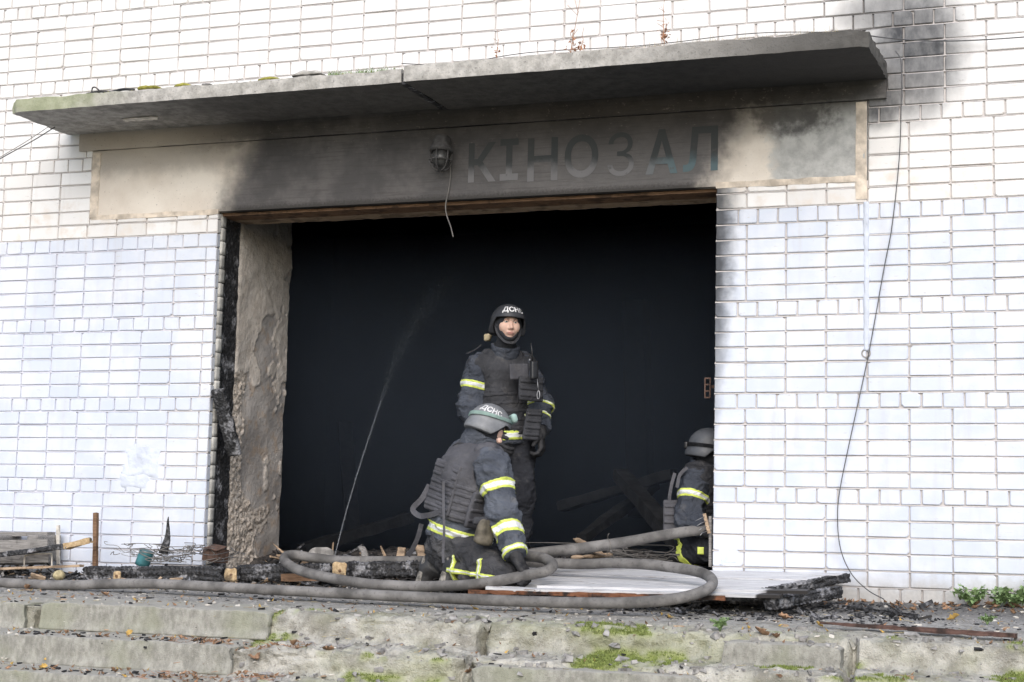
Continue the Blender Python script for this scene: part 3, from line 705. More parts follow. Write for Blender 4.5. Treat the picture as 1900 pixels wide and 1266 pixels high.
quad('hall_wall', [(HX0, .38, -.6), (HX0, .38, HZ1), (-7.25, .38, HZ1), (-7.25, .38, -.6)])
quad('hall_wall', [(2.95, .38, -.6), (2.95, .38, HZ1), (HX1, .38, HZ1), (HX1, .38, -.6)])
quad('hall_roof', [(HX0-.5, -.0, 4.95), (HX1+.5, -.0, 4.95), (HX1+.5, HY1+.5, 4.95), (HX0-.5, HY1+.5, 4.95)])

# ================================================================ PEOPLE: implicit surfaces meshed with surface nets
def smin(a, b, k):
    h = np.clip(.5+.5*(b-a)/k, 0, 1); return b*(1-h)+a*h-k*h*(1-h)
def smax(a, b, k): return -smin(-a, -b, k)
def cap(a, b, ra, rb, ax=None, fl=1.0):
    """tapered capsule; flattened by fl along the unit vector ax"""
    a = np.asarray(a, float); b = np.asarray(b, float); d = b-a
    if ax is not None: ax = np.asarray(ax, float)/np.linalg.norm(ax)
    def f(X, Y, Z):
        x, y, z = X-a[0], Y-a[1], Z-a[2]; dd = d
        if ax is not None:
            t = (x*ax[0]+y*ax[1]+z*ax[2])*(fl-1); x = x+t*ax[0]; y = y+t*ax[1]; z = z+t*ax[2]
            dd = d+ax*np.dot(d, ax)*(fl-1)
        L = max(1e-9, np.dot(dd, dd)); h = np.clip((x*dd[0]+y*dd[1]+z*dd[2])/L, 0, 1)
        q = np.sqrt((x-h*dd[0])**2+(y-h*dd[1])**2+(z-h*dd[2])**2); r = q-(ra+(rb-ra)*h)
        return r/(.5+.5*fl) if ax is not None else r
    return f
def ell(c, B, r):
    """ellipsoid with axes = columns of B"""
    c = np.asarray(c, float); B = np.asarray(B, float)
    def f(X, Y, Z):
        x, y, z = X-c[0], Y-c[1], Z-c[2]; k = 0; k2 = 0
        for i in range(3):
            t = (x*B[0, i]+y*B[1, i]+z*B[2, i]); k = k+(t/r[i])**2; k2 = k2+(t/r[i]**2)**2
        k = np.sqrt(k); return k*(k-1)/np.maximum(np.sqrt(k2), 1e-6)
    return f
def rbx(c, B, h, r):
    c = np.asarray(c, float); B = np.asarray(B, float)
    def f(X, Y, Z):
        x, y, z = X-c[0], Y-c[1], Z-c[2]; q = [np.abs(x*B[0, i]+y*B[1, i]+z*B[2, i])-(h[i]-r) for i in range(3)]
        o = np.sqrt(sum(np.maximum(t, 0)**2 for t in q)); return o+np.minimum(np.maximum(np.maximum(q[0], q[1]), q[2]), 0)-r
    return f
def lin(p, n):
    """signed distance along n from p"""
    p = np.asarray(p, float); n = np.asarray(n, float)/np.linalg.norm(n)
    return lambda X, Y, Z: (X-p[0])*n[0]+(Y-p[1])*n[1]+(Z-p[2])*n[2]
def U(k, *fs):
    def f(X, Y, Z):
        r = fs[0](X, Y, Z)
        for g in fs[1:]: r = smin(r, g(X, Y, Z), k)
        return r
    return f
def I(k, *fs):
    def f(X, Y, Z):
        r = fs[0](X, Y, Z)
        for g in fs[1:]: r = smax(r, g(X, Y, Z), k)
        return r
    return f
def off(f, d): return lambda X, Y, Z: f(X, Y, Z)-d
def neg(f): return lambda X, Y, Z: -f(X, Y, Z)
def slabf(p, n, hw):
    l = lin(p, n); return lambda X, Y, Z: np.abs(l(X, Y, Z))-hw
def snet(f, xs, ys, zs):
    xs, ys, zs = (np.asarray(t, np.float32) for t in (xs, ys, zs))
    F = np.broadcast_to(f(xs[:, None, None], ys[None, :, None], zs[None, None, :]), (len(xs), len(ys), len(zs))).astype(np.float32)
    S = F < 0; nx, ny, nz = F.shape
    c = np.zeros((nx-1, ny-1, nz-1), np.int8)
    for i in (0, 1):
        for j in (0, 1):
            for k in (0, 1): c += S[i:nx-1+i, j:ny-1+j, k:nz-1+k]
    act = (c > 0) & (c < 8); I_, J_, K_ = np.nonzero(act); n = len(I_)
    if n == 0: return np.zeros((0, 3)), np.zeros((0, 4), int)
    idm = np.full(act.shape, -1, np.int64); idm[act] = np.arange(n)
    acc = np.zeros((n, 3)); cnt = np.zeros(n); G_ = (xs, ys, zs)
    for ax in range(3):
        for p in (0, 1):
            for q in (0, 1):
                o0 = [0, 0, 0]; o1 = [0, 0, 0]; b, d = [t for t in range(3) if t != ax]
                o0[b] = o1[b] = p; o0[d] = o1[d] = q; o1[ax] = 1
                f0 = F[I_+o0[0], J_+o0[1], K_+o0[2]]; f1 = F[I_+o1[0], J_+o1[1], K_+o1[2]]
                m = (f0 < 0) != (f1 < 0); t = np.where(m, f0/np.where(m, f0-f1, 1), 0)
                P = np.stack([xs[I_+o0[0]], ys[J_+o0[1]], zs[K_+o0[2]]], 1).astype(float)
                L = (I_, J_, K_)[ax]; g = G_[ax]; P[:, ax] += t*(g[L+1]-g[L])
                acc += P*m[:, None]; cnt += m
    V = acc/cnt[:, None]; Q = []
    for ax in range(3):
        b, d = (ax+1) % 3, (ax+2) % 3
        s0 = [slice(None)]*3; s1 = [slice(None)]*3; s0[ax] = slice(0, -1); s1[ax] = slice(1, None)
        ch = S[tuple(s0)] != S[tuple(s1)]; E = np.array(np.nonzero(ch)).T
        E = E[(E[:, b] > 0) & (E[:, d] > 0) & (E[:, b] < F.shape[b]-1) & (E[:, d] < F.shape[d]-1)]
        if not len(E): continue
        def cell(db, dd):
            e = E.copy(); e[:, b] -= db; e[:, d] -= dd; return idm[e[:, 0], e[:, 1], e[:, 2]]
        q = np.stack([cell(1, 1), cell(0, 1), cell(0, 0), cell(1, 0)], 1)
        fl = ~S[E[:, 0], E[:, 1], E[:, 2]]; q[fl] = q[fl][:, ::-1]; Q.append(q)
    return V, np.concatenate(Q)
def normals(V, Q):
    n = np.cross(V[Q[:, 2]]-V[Q[:, 0]], V[Q[:, 3]]-V[Q[:, 1]]); N = np.zeros_like(V)
    for k in range(4):
        for a in range(3): N[:, a] += np.bincount(Q[:, k], n[:, a], len(V))
    return N/np.maximum(np.linalg.norm(N, axis=1), 1e-12)[:, None]
def folds(P, amp, seed=0.0):
    """cloth creases: ridged, warped noise"""
    W_ = np.stack([fbm(P, 7, 2, seed), fbm(P, 7, 2, seed+11), fbm(P, 7, 2, seed+23)], -1)*.05
    Q_ = (P+W_)*np.array([1, 1, 1.55])
    r = 1-np.abs(fbm(Q_, 7.5, 2, seed+3))*4.2; r2 = 1-np.abs(fbm(Q_*np.array([1, 1, 1.3]), 15, 2, seed+8))*4
    return amp*(np.clip(r, -.5, 1)*.9+.35*np.clip(r2, -.4, 1)+.6*fbm(P, 4.5, 2, seed+5))
def part(name, f, pts, pad, h, mat, parent, fold=0.0, seed=0.0, axes=None, sm=True, post=None, nf=None):
    P = np.asarray(pts, float); lo = P.min(0)-pad; hi = P.max(0)+pad
    ax = axes or [np.arange(lo[i], hi[i]+h, h) for i in range(3)]
    V, Q = snet(f, *ax)
    if fold:
        if nf is None: N = normals(V, Q)
        else:                                     # follow the cloth the tape is sewn on
            e = .004; x, y, z = V[:, 0], V[:, 1], V[:, 2]
            N = np.stack([nf(x+e, y, z)-nf(x-e, y, z), nf(x, y+e, z)-nf(x, y-e, z), nf(x, y, z+e)-nf(x, y, z-e)], 1); N /= np.maximum(np.linalg.norm(N, axis=1), 1e-9)[:, None]
        V = V+N*folds(V, fold, seed)[:, None]
    if post: V = post(V)
    return fast_obj(name, V, Q, mat, parent, sm)
def unit(v): v = np.asarray(v, float); return v/np.linalg.norm(v)
def mixp(a, b, t): return np.asarray(a)*(1-t)+np.asarray(b)*t

def helmet(par, c, hf, hu, mat, text=None, text_az=0.0, text_el=16, band=None, tsize=.042, goggles=False, strap=None):
    """combat style helmet: c centre of the skull, hf facing, hu up"""
    hu = unit(hu); hf = unit(hf-hu*np.dot(hf, hu)); hs = np.cross(hf, hu)      # hs = wearer's right
    B = np.stack([hs, hf, hu], 1); c = np.asarray(c, float); ro = np.array([.121, .140, .128])
    outer = ell(c+hu*.012, B, ro); inner = ell(c+hu*.012, B, ro-.012)
    # rim flares outwards and dips over ears and nape
    def rim(X, Y, Z):
        x, y, z = X-c[0], Y-c[1], Z-c[2]
        a = x*hs[0]+y*hs[1]+z*hs[2]; b = x*hf[0]+y*hf[1]+z*hf[2]; g = x*hu[0]+y*hu[1]+z*hu[2]
        low = .030-.098*(1-np.clip((b+.02)/.085, 0, 1))
        return low-g
    flare = ell(c-hu*.050-hf*.004, B, (.129, .148, .080))
    def f(X, Y, Z):
        o = smin(outer(X, Y, Z), np.maximum(flare(X, Y, Z), .0*X-1), .03)
        r = rim(X, Y, Z)
        return np.maximum(np.maximum(o, -inner(X, Y, Z)), r)
    o = part('helmet', f, [c], .20, .0052, mat, par)
    def onto(lon, lat, extra=0.0):
        d = math.cos(lat)*(math.cos(lon)*hf+math.sin(lon)*hs)+math.sin(lat)*hu
        l = B.T@d; t = 1/math.sqrt(((l/(ro+extra))**2).sum()); return c+hu*.012+d*t
    if text:
        V, Fc = text_geo(text, tsize, .0016); Vc = V.copy(); Vc[:, 0] -= (V[:, 0].max()+V[:, 0].min())/2
        r = .133; P = [onto(text_az+p[0]/r, math.radians(text_el)+p[1]/r, .0032) for p in Vc]
        # text runs from the wearer's right to left as seen from outside
        P = [onto(text_az-p[0]/r, math.radians(text_el)+p[1]/r, .0032) for p in Vc]
        mesh_obj('helmet_lettering', P, [q for q in Fc], MT['print'], o)
    if band:
        for (lo0, lo1, la0, la1, wd, m) in band:
            n = 28; V = []; Fc = []
            for i in range(n):
                t = i/(n-1); lo = lo0+(lo1-lo0)*t; la = la0+(la1-la0)*t
                for e in (-1, 1): 
                    for ex in (.008, .0115): V.append(onto(lo, la+e*wd/.26, ex))
            for i in range(n-1):
                a = i*4; b = a+4; Fc += [(a+1, b+1, b+3, a+3), (a, a+1, b+1, b)[::-1], (a+2, b+2, b+3, a+3)]
            mesh_obj('goggle_strap', V, Fc, m, o, True)
    return o, onto, B

def hand_f(wr, dirn, pn, curl, side, s=1.0):
    """glove: wr wrist, dirn towards the fingers, pn palm normal; side=+1 thumb on dirn x pn; curl in radians per joint"""
    d = unit(dirn); p = unit(pn-d*np.dot(pn, d)); x = np.cross(d, p)*side; wr = np.asarray(wr, float)
    fs = [rbx(wr+d*.050*s, np.stack([x, d, p], 1), (.043*s, .052*s, .017*s), .016*s), cap(wr-d*.03, wr+d*.02, .034*s, .030*s)]
    pts = [wr-d*.05, wr+d*.1]
    for i, (ox, ln) in enumerate(((.032, .075), (.011, .084), (-.011, .078), (-.032, .062))):
        a = wr+d*.098*s+x*ox*s; ang = .25; q = a
        for j, k in enumerate((.44, .32, .24)):
            ang2 = ang+curl*(1.0 if j else .6); e = q+(d*math.cos(ang2)+p*math.sin(ang2))*ln*k*s; fs.append(cap(q, e, .0115*s, .0105*s)); q = e; ang = ang2; pts.append(e)
    a = wr+d*.025*s+x*.034*s; b = a+(d*.6+x*.65+p*.35)*.045*s; e = b+(d*.75+x*.05+p*.6)*.036*s
    fs += [cap(a, b, .016*s, .0135*s), cap(b, e, .0135*s, .011*s)]; pts += [b, e]
    return U(.006, *fs), pts

def person(label, J, fwd, hf, hu, loc, mats, helm, face=False, hands=(None, None), vest_lo=.02, vest_hi=.90, group='firefighters at the burnt doorway', seed=1.0, hem=.10, bands=(), hemband=True, fl=1.35, girth=1.0, sleeve=.036, col=(.055, .098), band_at=None, padz=0.0, hole_r=.112):
    p = empty('person', label, 'person', loc, group); inv = Vector(loc)
    J = {k: np.asarray(v, float) for k, v in J.items()}; fwd = unit(fwd)
    ch = (J['shR']+J['shL'])/2; pel = (J['hipR']+J['hipL'])/2; axis = unit(ch-pel)
    fwd = unit(fwd-axis*np.dot(fwd, axis)); right = np.cross(fwd, axis)
    chest = mixp(pel, ch, .80); g = girth
    B = np.stack([right, fwd, axis], 1)
    def torso(o): 
        a = cap(mixp(pel, ch, .02), chest, (.152*g+o), (.172*g+o), fwd, fl); b = cap(J['shR']+ (J['shL']-J['shR'])*.08, J['shL']+(J['shR']-J['shL'])*.08, .075+o, .075+o)
        n = cap(ch, J['neck'], .075+o*.6, .062)
        return U(.05, a, b, n)
    arms = {s: (J['sh'+s], J['el'+s], J['wr'+s]) for s in 'RL'}
    def arm(s, o, o2=None):  # noqa
        a, b, c = arms[s]; o2 = o if o2 is None else o2
        return U(.03, cap(a, b, .062+o, .053+o), cap(b, c, .052+o, .040+o2))
    legs = {s: (J['hip'+s], J['kn'+s], J['an'+s], J['toe'+s]) for s in 'RL'}
    def leg(s, o, cut=False):
        a, b, c, t = legs[s]; sh = cap(b, c, .062+o, .048+o)
        if cut: sh = I(.004, sh, lin(mixp(b, c, .74), c-b))
        return U(.035, cap(a, b, .088+o, .066+o), sh)
    hc = np.asarray(J['head']); hu = unit(hu); hf = unit(hf-hu*np.dot(hf, hu)); hs = np.cross(hf, hu); HB = np.stack([hs, hf, hu], 1)
    # ---- body: one continuous figure, skin where it shows (face)
    skull = ell(hc+hu*.012, HB, (.077, .096, .108)); jaw = ell(hc-hu*.062+hf*.026, HB, (.058, .064, .060)); chin = ell(hc-hu*.104+hf*.066, HB, (.024, .020, .020))
    nose = cap(hc-hu*.002+hf*.090, hc-hu*.038+hf*.110, .008, .0120); nost = U(.004, cap(hc-hu*.043+hf*.100+hs*.011, hc-hu*.043+hf*.100-hs*.011, .009, .009))
    brow = cap(hc+hu*.020+hf*.087+hs*.034, hc+hu*.020+hf*.087-hs*.034, .013, .013)
    lips = U(.004, cap(hc-hu*.071+hf*.090+hs*.019, hc-hu*.071+hf*.090-hs*.019, .0065, .0065), cap(hc-hu*.071+hf*.095+hs*.008, hc-hu*.071+hf*.095-hs*.008, .0060, .0060), cap(hc-hu*.079+hf*.089+hs*.011, hc-hu*.079+hf*.089-hs*.011, .0068, .0068))
    cheeks = U(.01, ell(hc-hu*.028+hf*.062+hs*.042, HB, (.028, .026, .030)), ell(hc-hu*.028+hf*.062-hs*.042, HB, (.028, .026, .030)))
    ears = U(.005, ell(hc-hu*.012-hf*.002+hs*.079, HB, (.012, .022, .032)), ell(hc-hu*.012-hf*.002-hs*.079, HB, (.012, .022, .032)))
    sock = U(.004, ell(hc+hu*.004+hf*.094+hs*.032, HB, (.017, .013, .011)), ell(hc+hu*.004+hf*.094-hs*.032, HB, (.017, .013, .011)))
    head = U(.012, U(.03, skull, jaw, cheeks), chin, brow, U(.008, nose, nost), lips, ears)
    def headf(X, Y, Z): return smax(head(X, Y, Z), -sock(X, Y, Z), .006)
    feet = [cap(legs[s][2], legs[s][3], .040, .032) for s in 'RL']
    palms = [cap(arms[s][2], arms[s][2]+unit(arms[s][2]-arms[s][1])*.03, .026, .022) for s in 'RL']
    bodyf = U(.03, torso(-.022), arm('R', -.006), arm('L', -.006), leg('R', -.014), leg('L', -.014), *feet, *palms, cap(J['neck'], hc-hu*.05, .056, .052))
    def full(X, Y, Z): return smin(bodyf(X, Y, Z), headf(X, Y, Z), .015)
    allp = np.array(list(J.values())); lo = allp.min(0)-.16; hi = allp.max(0)+.16
    def axis_pts(i):
        out = [lo[i]]; fine = .0042 if face else .008
        while out[-1] < hi[i]: out.append(out[-1]+(fine if abs(out[-1]-hc[i]) < .14 else .015))
        return out
    body = part('body', full, allp, .16, .01, None, p, axes=[axis_pts(i) for i in range(3)])
    body.data.materials.append(MT['skin'])
    nV = len(body.data.vertices); co = np.empty(nV*3, np.float32); body.data.vertices.foreach_get('co', co); rel = (co.reshape(-1, 3)-hc)@HB
    lm = np.exp(-((np.maximum(0, np.abs(rel[:, 0])-.016)/.005)**2+((rel[:, 2]+.075)/.0095)**2))*(rel[:, 1] > .07)
    bm = np.exp(-((np.maximum(0, np.abs(np.abs(rel[:, 0])-.034)-.015)/.006)**2+((rel[:, 2]-.021-.004*(np.abs(rel[:, 0]) > .03))/.0055)**2))*(rel[:, 1] > .05)
    sh_ = np.exp(-((np.abs(rel[:, 0])/.05)**2+((rel[:, 2]+.10)/.03)**2))*(rel[:, 1] > .03)
    ax_ = np.abs(rel[:, 0]); lash = np.exp(-((np.maximum(0, np.abs(ax_-.032)-.011)/.004)**2+((rel[:, 2]-.009)/.0036)**2))*(rel[:, 1] > .05); nos = np.exp(-(((ax_-.008)/.004)**2+((rel[:, 2]+.050)/.004)**2))*(rel[:, 1] > .09); mth = np.exp(-((np.maximum(0, ax_-.018)/.004)**2+((rel[:, 2]+.0745)/.0022)**2))*(rel[:, 1] > .07)
    bm = np.maximum(np.maximum(bm, lash*.9), np.maximum(nos*.7, mth*.7))  # brow mask also takes lashes, and shade painted in nostrils and mouth line
    attr(body, 'lip', lm); attr(body, 'hair_and_shade', np.maximum(bm, sh_*.35))
    if face:
        for sg in (1, -1):
            e = hc+hu*.003+hf*.0835+hs*.032*sg
            eye = part('eye', ell(e, HB, (.0125, .0105, .0105)), [e], .02, .0022, MT['eye'], body)
            part('iris', ell(e+hf*.0062, HB, (.0066, .0054, .0066)), [e+hf*.004], .012, .0016, MT['iris'], eye)
            part('eyelid', I(.002, off(ell(e, HB, (.0125, .0105, .0105)), .0022), neg(lin(e+hu*.0042, -hu-hf*.15)) if False else lin(e+hu*.0035, -hu)), [e], .025, .0022, MT['skin'], eye)
    # ---- trousers and boots
    trof = U(.03, leg('R', .022, True), leg('L', .022, True), cap(mixp(pel, ch, .02), mixp(pel, ch, .30), .164*g, .150*g, fwd, fl))
    T_ = part('trousers', trof, np.array([legs[s][i] for s in 'RL' for i in range(3)]+[pel]), .20, .0085, MT[mats['trousers']], p, .0115, seed)
    for s in 'RL':
        a, b, c, t = legs[s]; k = mixp(b, c, .55); heel = c-unit(t-c)*.035
        dn = unit(c-b) if abs(np.dot(unit(c-b), unit(t-c))) < .9 else unit(c-b)
        bf = U(.025, cap(k, c, .066, .060), cap(heel, t, .052, .046))
        bo = part('boot', bf, [k, c, t, heel], .09, .007, MT['boot'], p, .003, seed+2)
        sn = J.get('sole'+s)
        if sn is not None:
            n_ = unit(sn); pl = lin(c+n_*.040, n_); sl_ = I(.004, off(cap(heel, t, .054, .048), .004), lin(c+n_*.040, -n_))
            part('sole', sl_, [heel, t], .08, .0055, MT['sole'], bo, .0025, seed)
    # ---- jacket
    skirt = cap(mixp(pel, ch, -.16), mixp(pel, ch, .3), .168*g, .160*g, fwd, fl)
    aj = {s: arm(s, sleeve, .026) for s in 'RL'}
    jk0 = U(.04, torso(.022), aj['R'], aj['L'], skirt)
    hemp = pel-axis*hem
    wcut = []
    for s in 'RL':
        a, b, c = arms[s]; wcut.append((lin(mixp(b, c, .97), c-b), cap(mixp(b, c, .9), c+unit(c-b)*.2, .09, .09)))
    def jack(X, Y, Z):
        r = smax(jk0(X, Y, Z), lin(hemp, -axis)(X, Y, Z) if not False else 0, .006)
        for pl, rg in wcut: r = np.maximum(r, -np.maximum(rg(X, Y, Z), -pl(X, Y, Z)))
        return r
    jp = np.array([arms[s][i] for s in 'RL' for i in range(3)]+[hemp, J['neck']])
    jf = .0135
    JK = part('jacket', jack, jp, .20, .0075, MT[mats['jacket']], p, jf, seed+7)
    def band_on(where, hw, name='reflective_band', reg=None):
        c_, n_ = where
        for nm, e, w2, mt in ((name, .0035, hw, 'yellow'), ('silver_stripe', .0050, hw*.56, 'silver')):
            fs = [off(jack, e), slabf(c_, n_, w2)]+([reg] if reg else [])
            ob = part(nm, I(.001, *fs), [c_], .15 if reg is not None and name != 'hem_band' else .26, .006, MT[mt], JK if nm == name else last, jf, seed+7, nf=jack); last = ob
        return
    for s, sg, t, hw in bands:
        a, b, c = arms[s]; q0, q1 = (a, b) if sg == 0 else (b, c)
        band_on((mixp(q0, q1, t), q1-q0), hw, reg=cap(q0, q1, .135, .120))
    if hemband:
        band_on((pel-axis*(hem-.055) if band_at is None else pel+axis*band_at, axis), .032, 'hem_band', reg=cap(pel-axis*.3, pel+axis*.3, .21*g, .21*g, fwd, fl))
    # ---- armour vest
    L = np.linalg.norm(ch-pel); zc0, zc1 = pel+axis*L*vest_lo, pel+axis*L*vest_hi
    hole = {s: cap(J['sh'+s]-axis*.055+ (J['sh'+s]-ch)*.12, J['el'+s], hole_r, hole_r*.9) for s in 'RL'}
    rest = cap(pel, pel, .01, .01)
    def vest(o):
        t = torso(.044+o)
        def f(X, Y, Z):
            r = smax(t(X, Y, Z), lin(zc0, -axis)(X, Y, Z), .012)
            r = smax(r, lin(ch+axis*.105, axis)(X, Y, Z), .01)
            for s in 'RL': r = smax(r, -hole[s](X, Y, Z), .012)
            # the panels stop below the collar; only padded straps go over the shoulders
            lat = np.abs((X-ch[0])*right[0]+(Y-ch[1])*right[1]+(Z-ch[2])*right[2]); hz = lin(ch, axis)(X, Y, Z)
            return smax(r, -np.maximum(lat-.075, -(hz+.055)), .012) if False else r
        return f
    vp = np.array([zc0, J['shR'], J['shL'], J['neck']])
    vm = MT[mats['vest']]
    VS = part('armour_vest', vest(0), vp, .21, .0075, vm, p, .0035, seed+4)
    for t in (.10, .24, .38, .52, .66):
        c_ = pel+axis*L*(vest_lo+(vest_hi-vest_lo)*t)
        part('webbing', I(.001, vest(.0055), slabf(c_, axis, .0125)), vp, .21, .0078, vm, VS, .0035, seed+4)
    # side panel edge straps and shoulder pads
    for s in 'RL':
        sh = J['sh'+s]; m_ = mixp(sh, ch, .42)
        part('shoulder_pad', cap(m_+fwd*.10+axis*.015, m_-fwd*.10+axis*.02, .040, .040, axis, 1.25) if False else U(.02, cap(m_+axis*.075+fwd*.055, m_+axis*.085, .048, .048), cap(m_+axis*.085, m_+axis*.07-fwd*.06, .048, .048)), [m_+axis*.08], .16, .0075, vm, VS, .005, seed+9)
    # collar stands up round the neck
    nk = J['neck']; nd = unit(hc-nk)
    colf = I(.006, cap(nk-nd*.03, nk+nd*col[0], col[1]*.98, col[1]), neg(cap(nk-nd*.1, nk+nd*.16, col[1]-.027, col[1]-.018)), lin(nk+nd*col[0], nd))
    part('collar', colf, [nk], .17, .0065, MT[mats['jacket']], JK, .006, seed+3)
    # ---- hood under the helmet
    hoodf = U(.02, off(ears, .007), off(skull, .009), off(jaw, .010), cap(nk-nd*.02, hc-hu*.06, .074, .066), off(chin, .008))
    openf = ell(hc-hu*.030+hf*.10, HB, (.060, .085, .074))
    part('hood', I(.004, hoodf, neg(openf)) if face else hoodf, [hc, nk], .15, .0055, MT['hoodm'], p, .003, seed+6)
    # ---- gloves
    for s, hd in zip('RL', hands):
        if hd is None: continue
        dirn, pn, curl, side = hd; wr = arms[s][2]+unit(arms[s][2]-arms[s][1])*.02
        f, pts = hand_f(wr, dirn, pn, curl, side, 1.16); a, b, c = arms[s]
        f2 = U(.015, f, cap(mixp(b, c, .80), wr, .050, .036))
        part('glove', f2, pts+[mixp(b, c, .8)], .07, .0052, MT['glove'], p)
    return p, dict(J=J, ch=ch, pel=pel, axis=axis, fwd=fwd, right=right, vest=VS, jacket=JK, trousers=T_, hc=hc, HB=HB, L=L)

def mat_skin():
    g = G('skin', .5, .4); n = g.noise(60, 4)
    c = g.mix(n, (0.56, 0.36, 0.28), (0.66, 0.45, 0.36)); c = g.mix(g.at('lip'), c, (0.50, .22, .19)); c = g.mix(g.at('hair_and_shade'), c, (0.10, .065, .05))
    g.col(c); g.b.inputs['Subsurface Weight'].default_value = .12; g.b.inputs['Subsurface Radius'].default_value = (.01, .004, .002); return g.m
MT['skin'] = mat_skin()
MT['eye'] = simple('eyeball', (0.42, .40, .38), .3, .5, .05); MT['iris'] = simple('iris', (0.05, .04, .03), .15, .5, .2)
MT['hoodm'] = mat_cloth('black_hood', (0.020, .021, .025), (0.036, .038, .044))

R0 = _r0; D0 = np.array([_s, _c, 0.0])
def vec(r, d, u): return R0*r+D0*d+np.array([0, 0, u])
def ribbon(name, pts, wd, mat, parent, n=24, side=None, th=.003):
    P = spline(pts, n); T = np.gradient(P, axis=0); V = []; Fc = []
    for i in range(n):
        t = unit(T[i]); s_ = unit(np.cross(t, side if side is not None else -D0)); k = np.cross(s_, t)
        for e in (-1, 1):
            for h in (-1, 1): V.append(P[i]+s_*e*wd/2+k*h*th/2)
    for i in range(n-1):
        a = i*4; b = a+4
        Fc += [(a, b, b+1, a+1), (a+2, a+3, b+3, b+2), (a, a+2, b+2, b), (a+1, b+1, b+3, a+3)]
    Fc += [(0, 1, 3, 2), (4*n-4, 4*n-2, 4*n-1, 4*n-3)]
    return mesh_obj(name, V, Fc, mat, parent)
def panel(name, c, B, d, mat, parent, seed=0.0, wave=.008, step=.014, webs=0):
    V, Q = rough_box((0, 0, 0), d, None, step, .003, 12, min(d)*.4, seed)
    V[:, 1] += wave*fbm(V*np.array([1, 0, 1]), 7, 2, seed)
    o = fast_obj(name, V@np.asarray(B).T+np.asarray(c), Q, mat, parent)
    for i in range(webs):
        z = -d[2]/2+d[2]*(i+.8)/(webs+.6)
        W_, Q_ = rough_box((0, -d[1]*.5-.002, z), (d[0]*.94, .006, .022), None, .014, .001, 12, .002, seed)
        W_[:, 1] += wave*fbm(W_*np.array([1, 0, 1]), 7, 2, seed); fast_obj('webbing', W_@np.asarray(B).T+np.asarray(c), Q_, mat, o)
    return o

# ---- the standing firefighter in the doorway
JS = dict(head=at(942, 602, .24), neck=at(936, 655, .30), shR=at(889, 685, .24), shL=at(973, 683, .45), hipR=at(919, 812, .30), hipL=at(962, 812, .42),
          elR=at(872, 757, .20), wrR=at(907, 812, .10), elL=at(1001, 752, .45), wrL=at(1003, 800, .34),
          knR=at(931, 930, .20), anR=at(926, 1050, .30), toeR=at(930, 1062, .12), knL=at(966, 925, .33), anL=at(960, 1050, .44), toeL=at(968, 1062, .28))
PS, IS = person('standing firefighter in black helmet and armour vest, facing out of the dark doorway', JS, vec(.50, -.86, 0), vec(.24, -.95, -.10), vec(.03, .05, 1), (-1.75, .3, -.57),
    dict(trousers='dark', jacket='navy', vest='nylon'), None, face=True, hands=((vec(.6, -.5, -.6), vec(.6, .5, 0), .5, 1), (vec(.10, -.15, -1), vec(-.7, .2, .2), .75, -1)),
    hem=.05, bands=(('R', 0, .45, .026), ('L', 1, .12, .010), ('L', 1, .50, .010)), seed=1.0)
HS, ontoS, _ = helmet(PS, JS['head'], vec(.24, -.95, -.10), vec(.03, .05, 1), MT['helmet'], 'ДСНС', math.radians(-5), 24, tsize=.060)
# chin strap
hc, HB = IS['hc'], IS['HB']
def hp(a, b, c): return hc+HB@np.array([a, b, c])
ribbon('chin_strap', [hp(.088, .02, -.02), hp(.078, .035, -.075), hp(.040, .072, -.128), hp(0, .082, -.140), hp(-.040, .072, -.128), hp(-.078, .035, -.075), hp(-.088, .02, -.02)], .017, MT['nylon'], HS, 28, side=HB[:, 1])
fw, rt, axs = IS['fwd'], IS['right'], IS['axis']; VB = np.stack([-rt, -fw, axs], 1)
c0 = IS['pel']
# loose front flap, lower pouch and collar tab of the vest
panel('vest_flap', at(985, 722, .19), np.stack([unit(-rt+axs*-.10), -fw, unit(axs+rt*-.10)], 1), (.19, .022, .17), MT['nylon'], IS['vest'], 3.0, .014, webs=3)
panel('groin_panel', at(988, 788, .22), np.stack([unit(-rt-axs*.1), -fw, unit(axs-rt*.25)], 1), (.125, .03, .22), MT['nylon'], IS['vest'], 5.0, .014, webs=4)
panel('hook_patch', at(963, 690, .17), VB, (.15, .010, .11), MT['nylon2'], IS['vest'], 6.0, .006)
ribbon('sling', [at(893, 640, .38), at(880, 650, .33), at(866, 656, .33), at(884, 648, .36)], .008, MT['nylon'], IS['vest'], 16)
V, Q = rough_box(at(905, 627, .36), (.05, .04, .055), None, .008, .012, 20, .015, 1.0); fast_obj('hood_label', V, Q, simple('beige_cloth', (.45, .38, .25), .9, .1), PS)
RAD = empty('handheld_radio', 'black handheld radio with antenna clipped high on the armour vest of the standing firefighter', 'radio', at(991, 687, .10))
V, Q = rough_box(at(991, 687, .125), (.052, .034, .125), np.stack([unit(-rt+axs*.05), -fw, unit(axs-rt*.08)], 1), .012, .001, 8, .006, 1); fast_obj('radio_body', V, Q, MT['black'], RAD)
m = MB(); m.tube([at(988, 671, .125), at(987, 650, .125), at(985, 637, .125)], [.007, .005, .004], 8); m.obj('antenna', MT['black'], RAD, True)
m = MB(); m.tube([at(983, 671, .12), at(983, 666, .12)], .008, 10); m.obj('dial_knob', MT['metal'], RAD, True)
CB = at(999, 733, .115); m = MB(); m.tube([CB+np.array([.016*math.sin(t)*.6, 0, .028*math.cos(t)]) for t in np.linspace(0, 6.28, 18)], .0035, 6)
m.tube([at(997, 703, .12), at(998, 716, .118), CB+np.array([0, 0, .028])], .002, 6)
tag(m.obj('carabiner', MT['metal'], None, True), 'small silver carabiner hanging on a cord below the chest radio', 'carabiner')

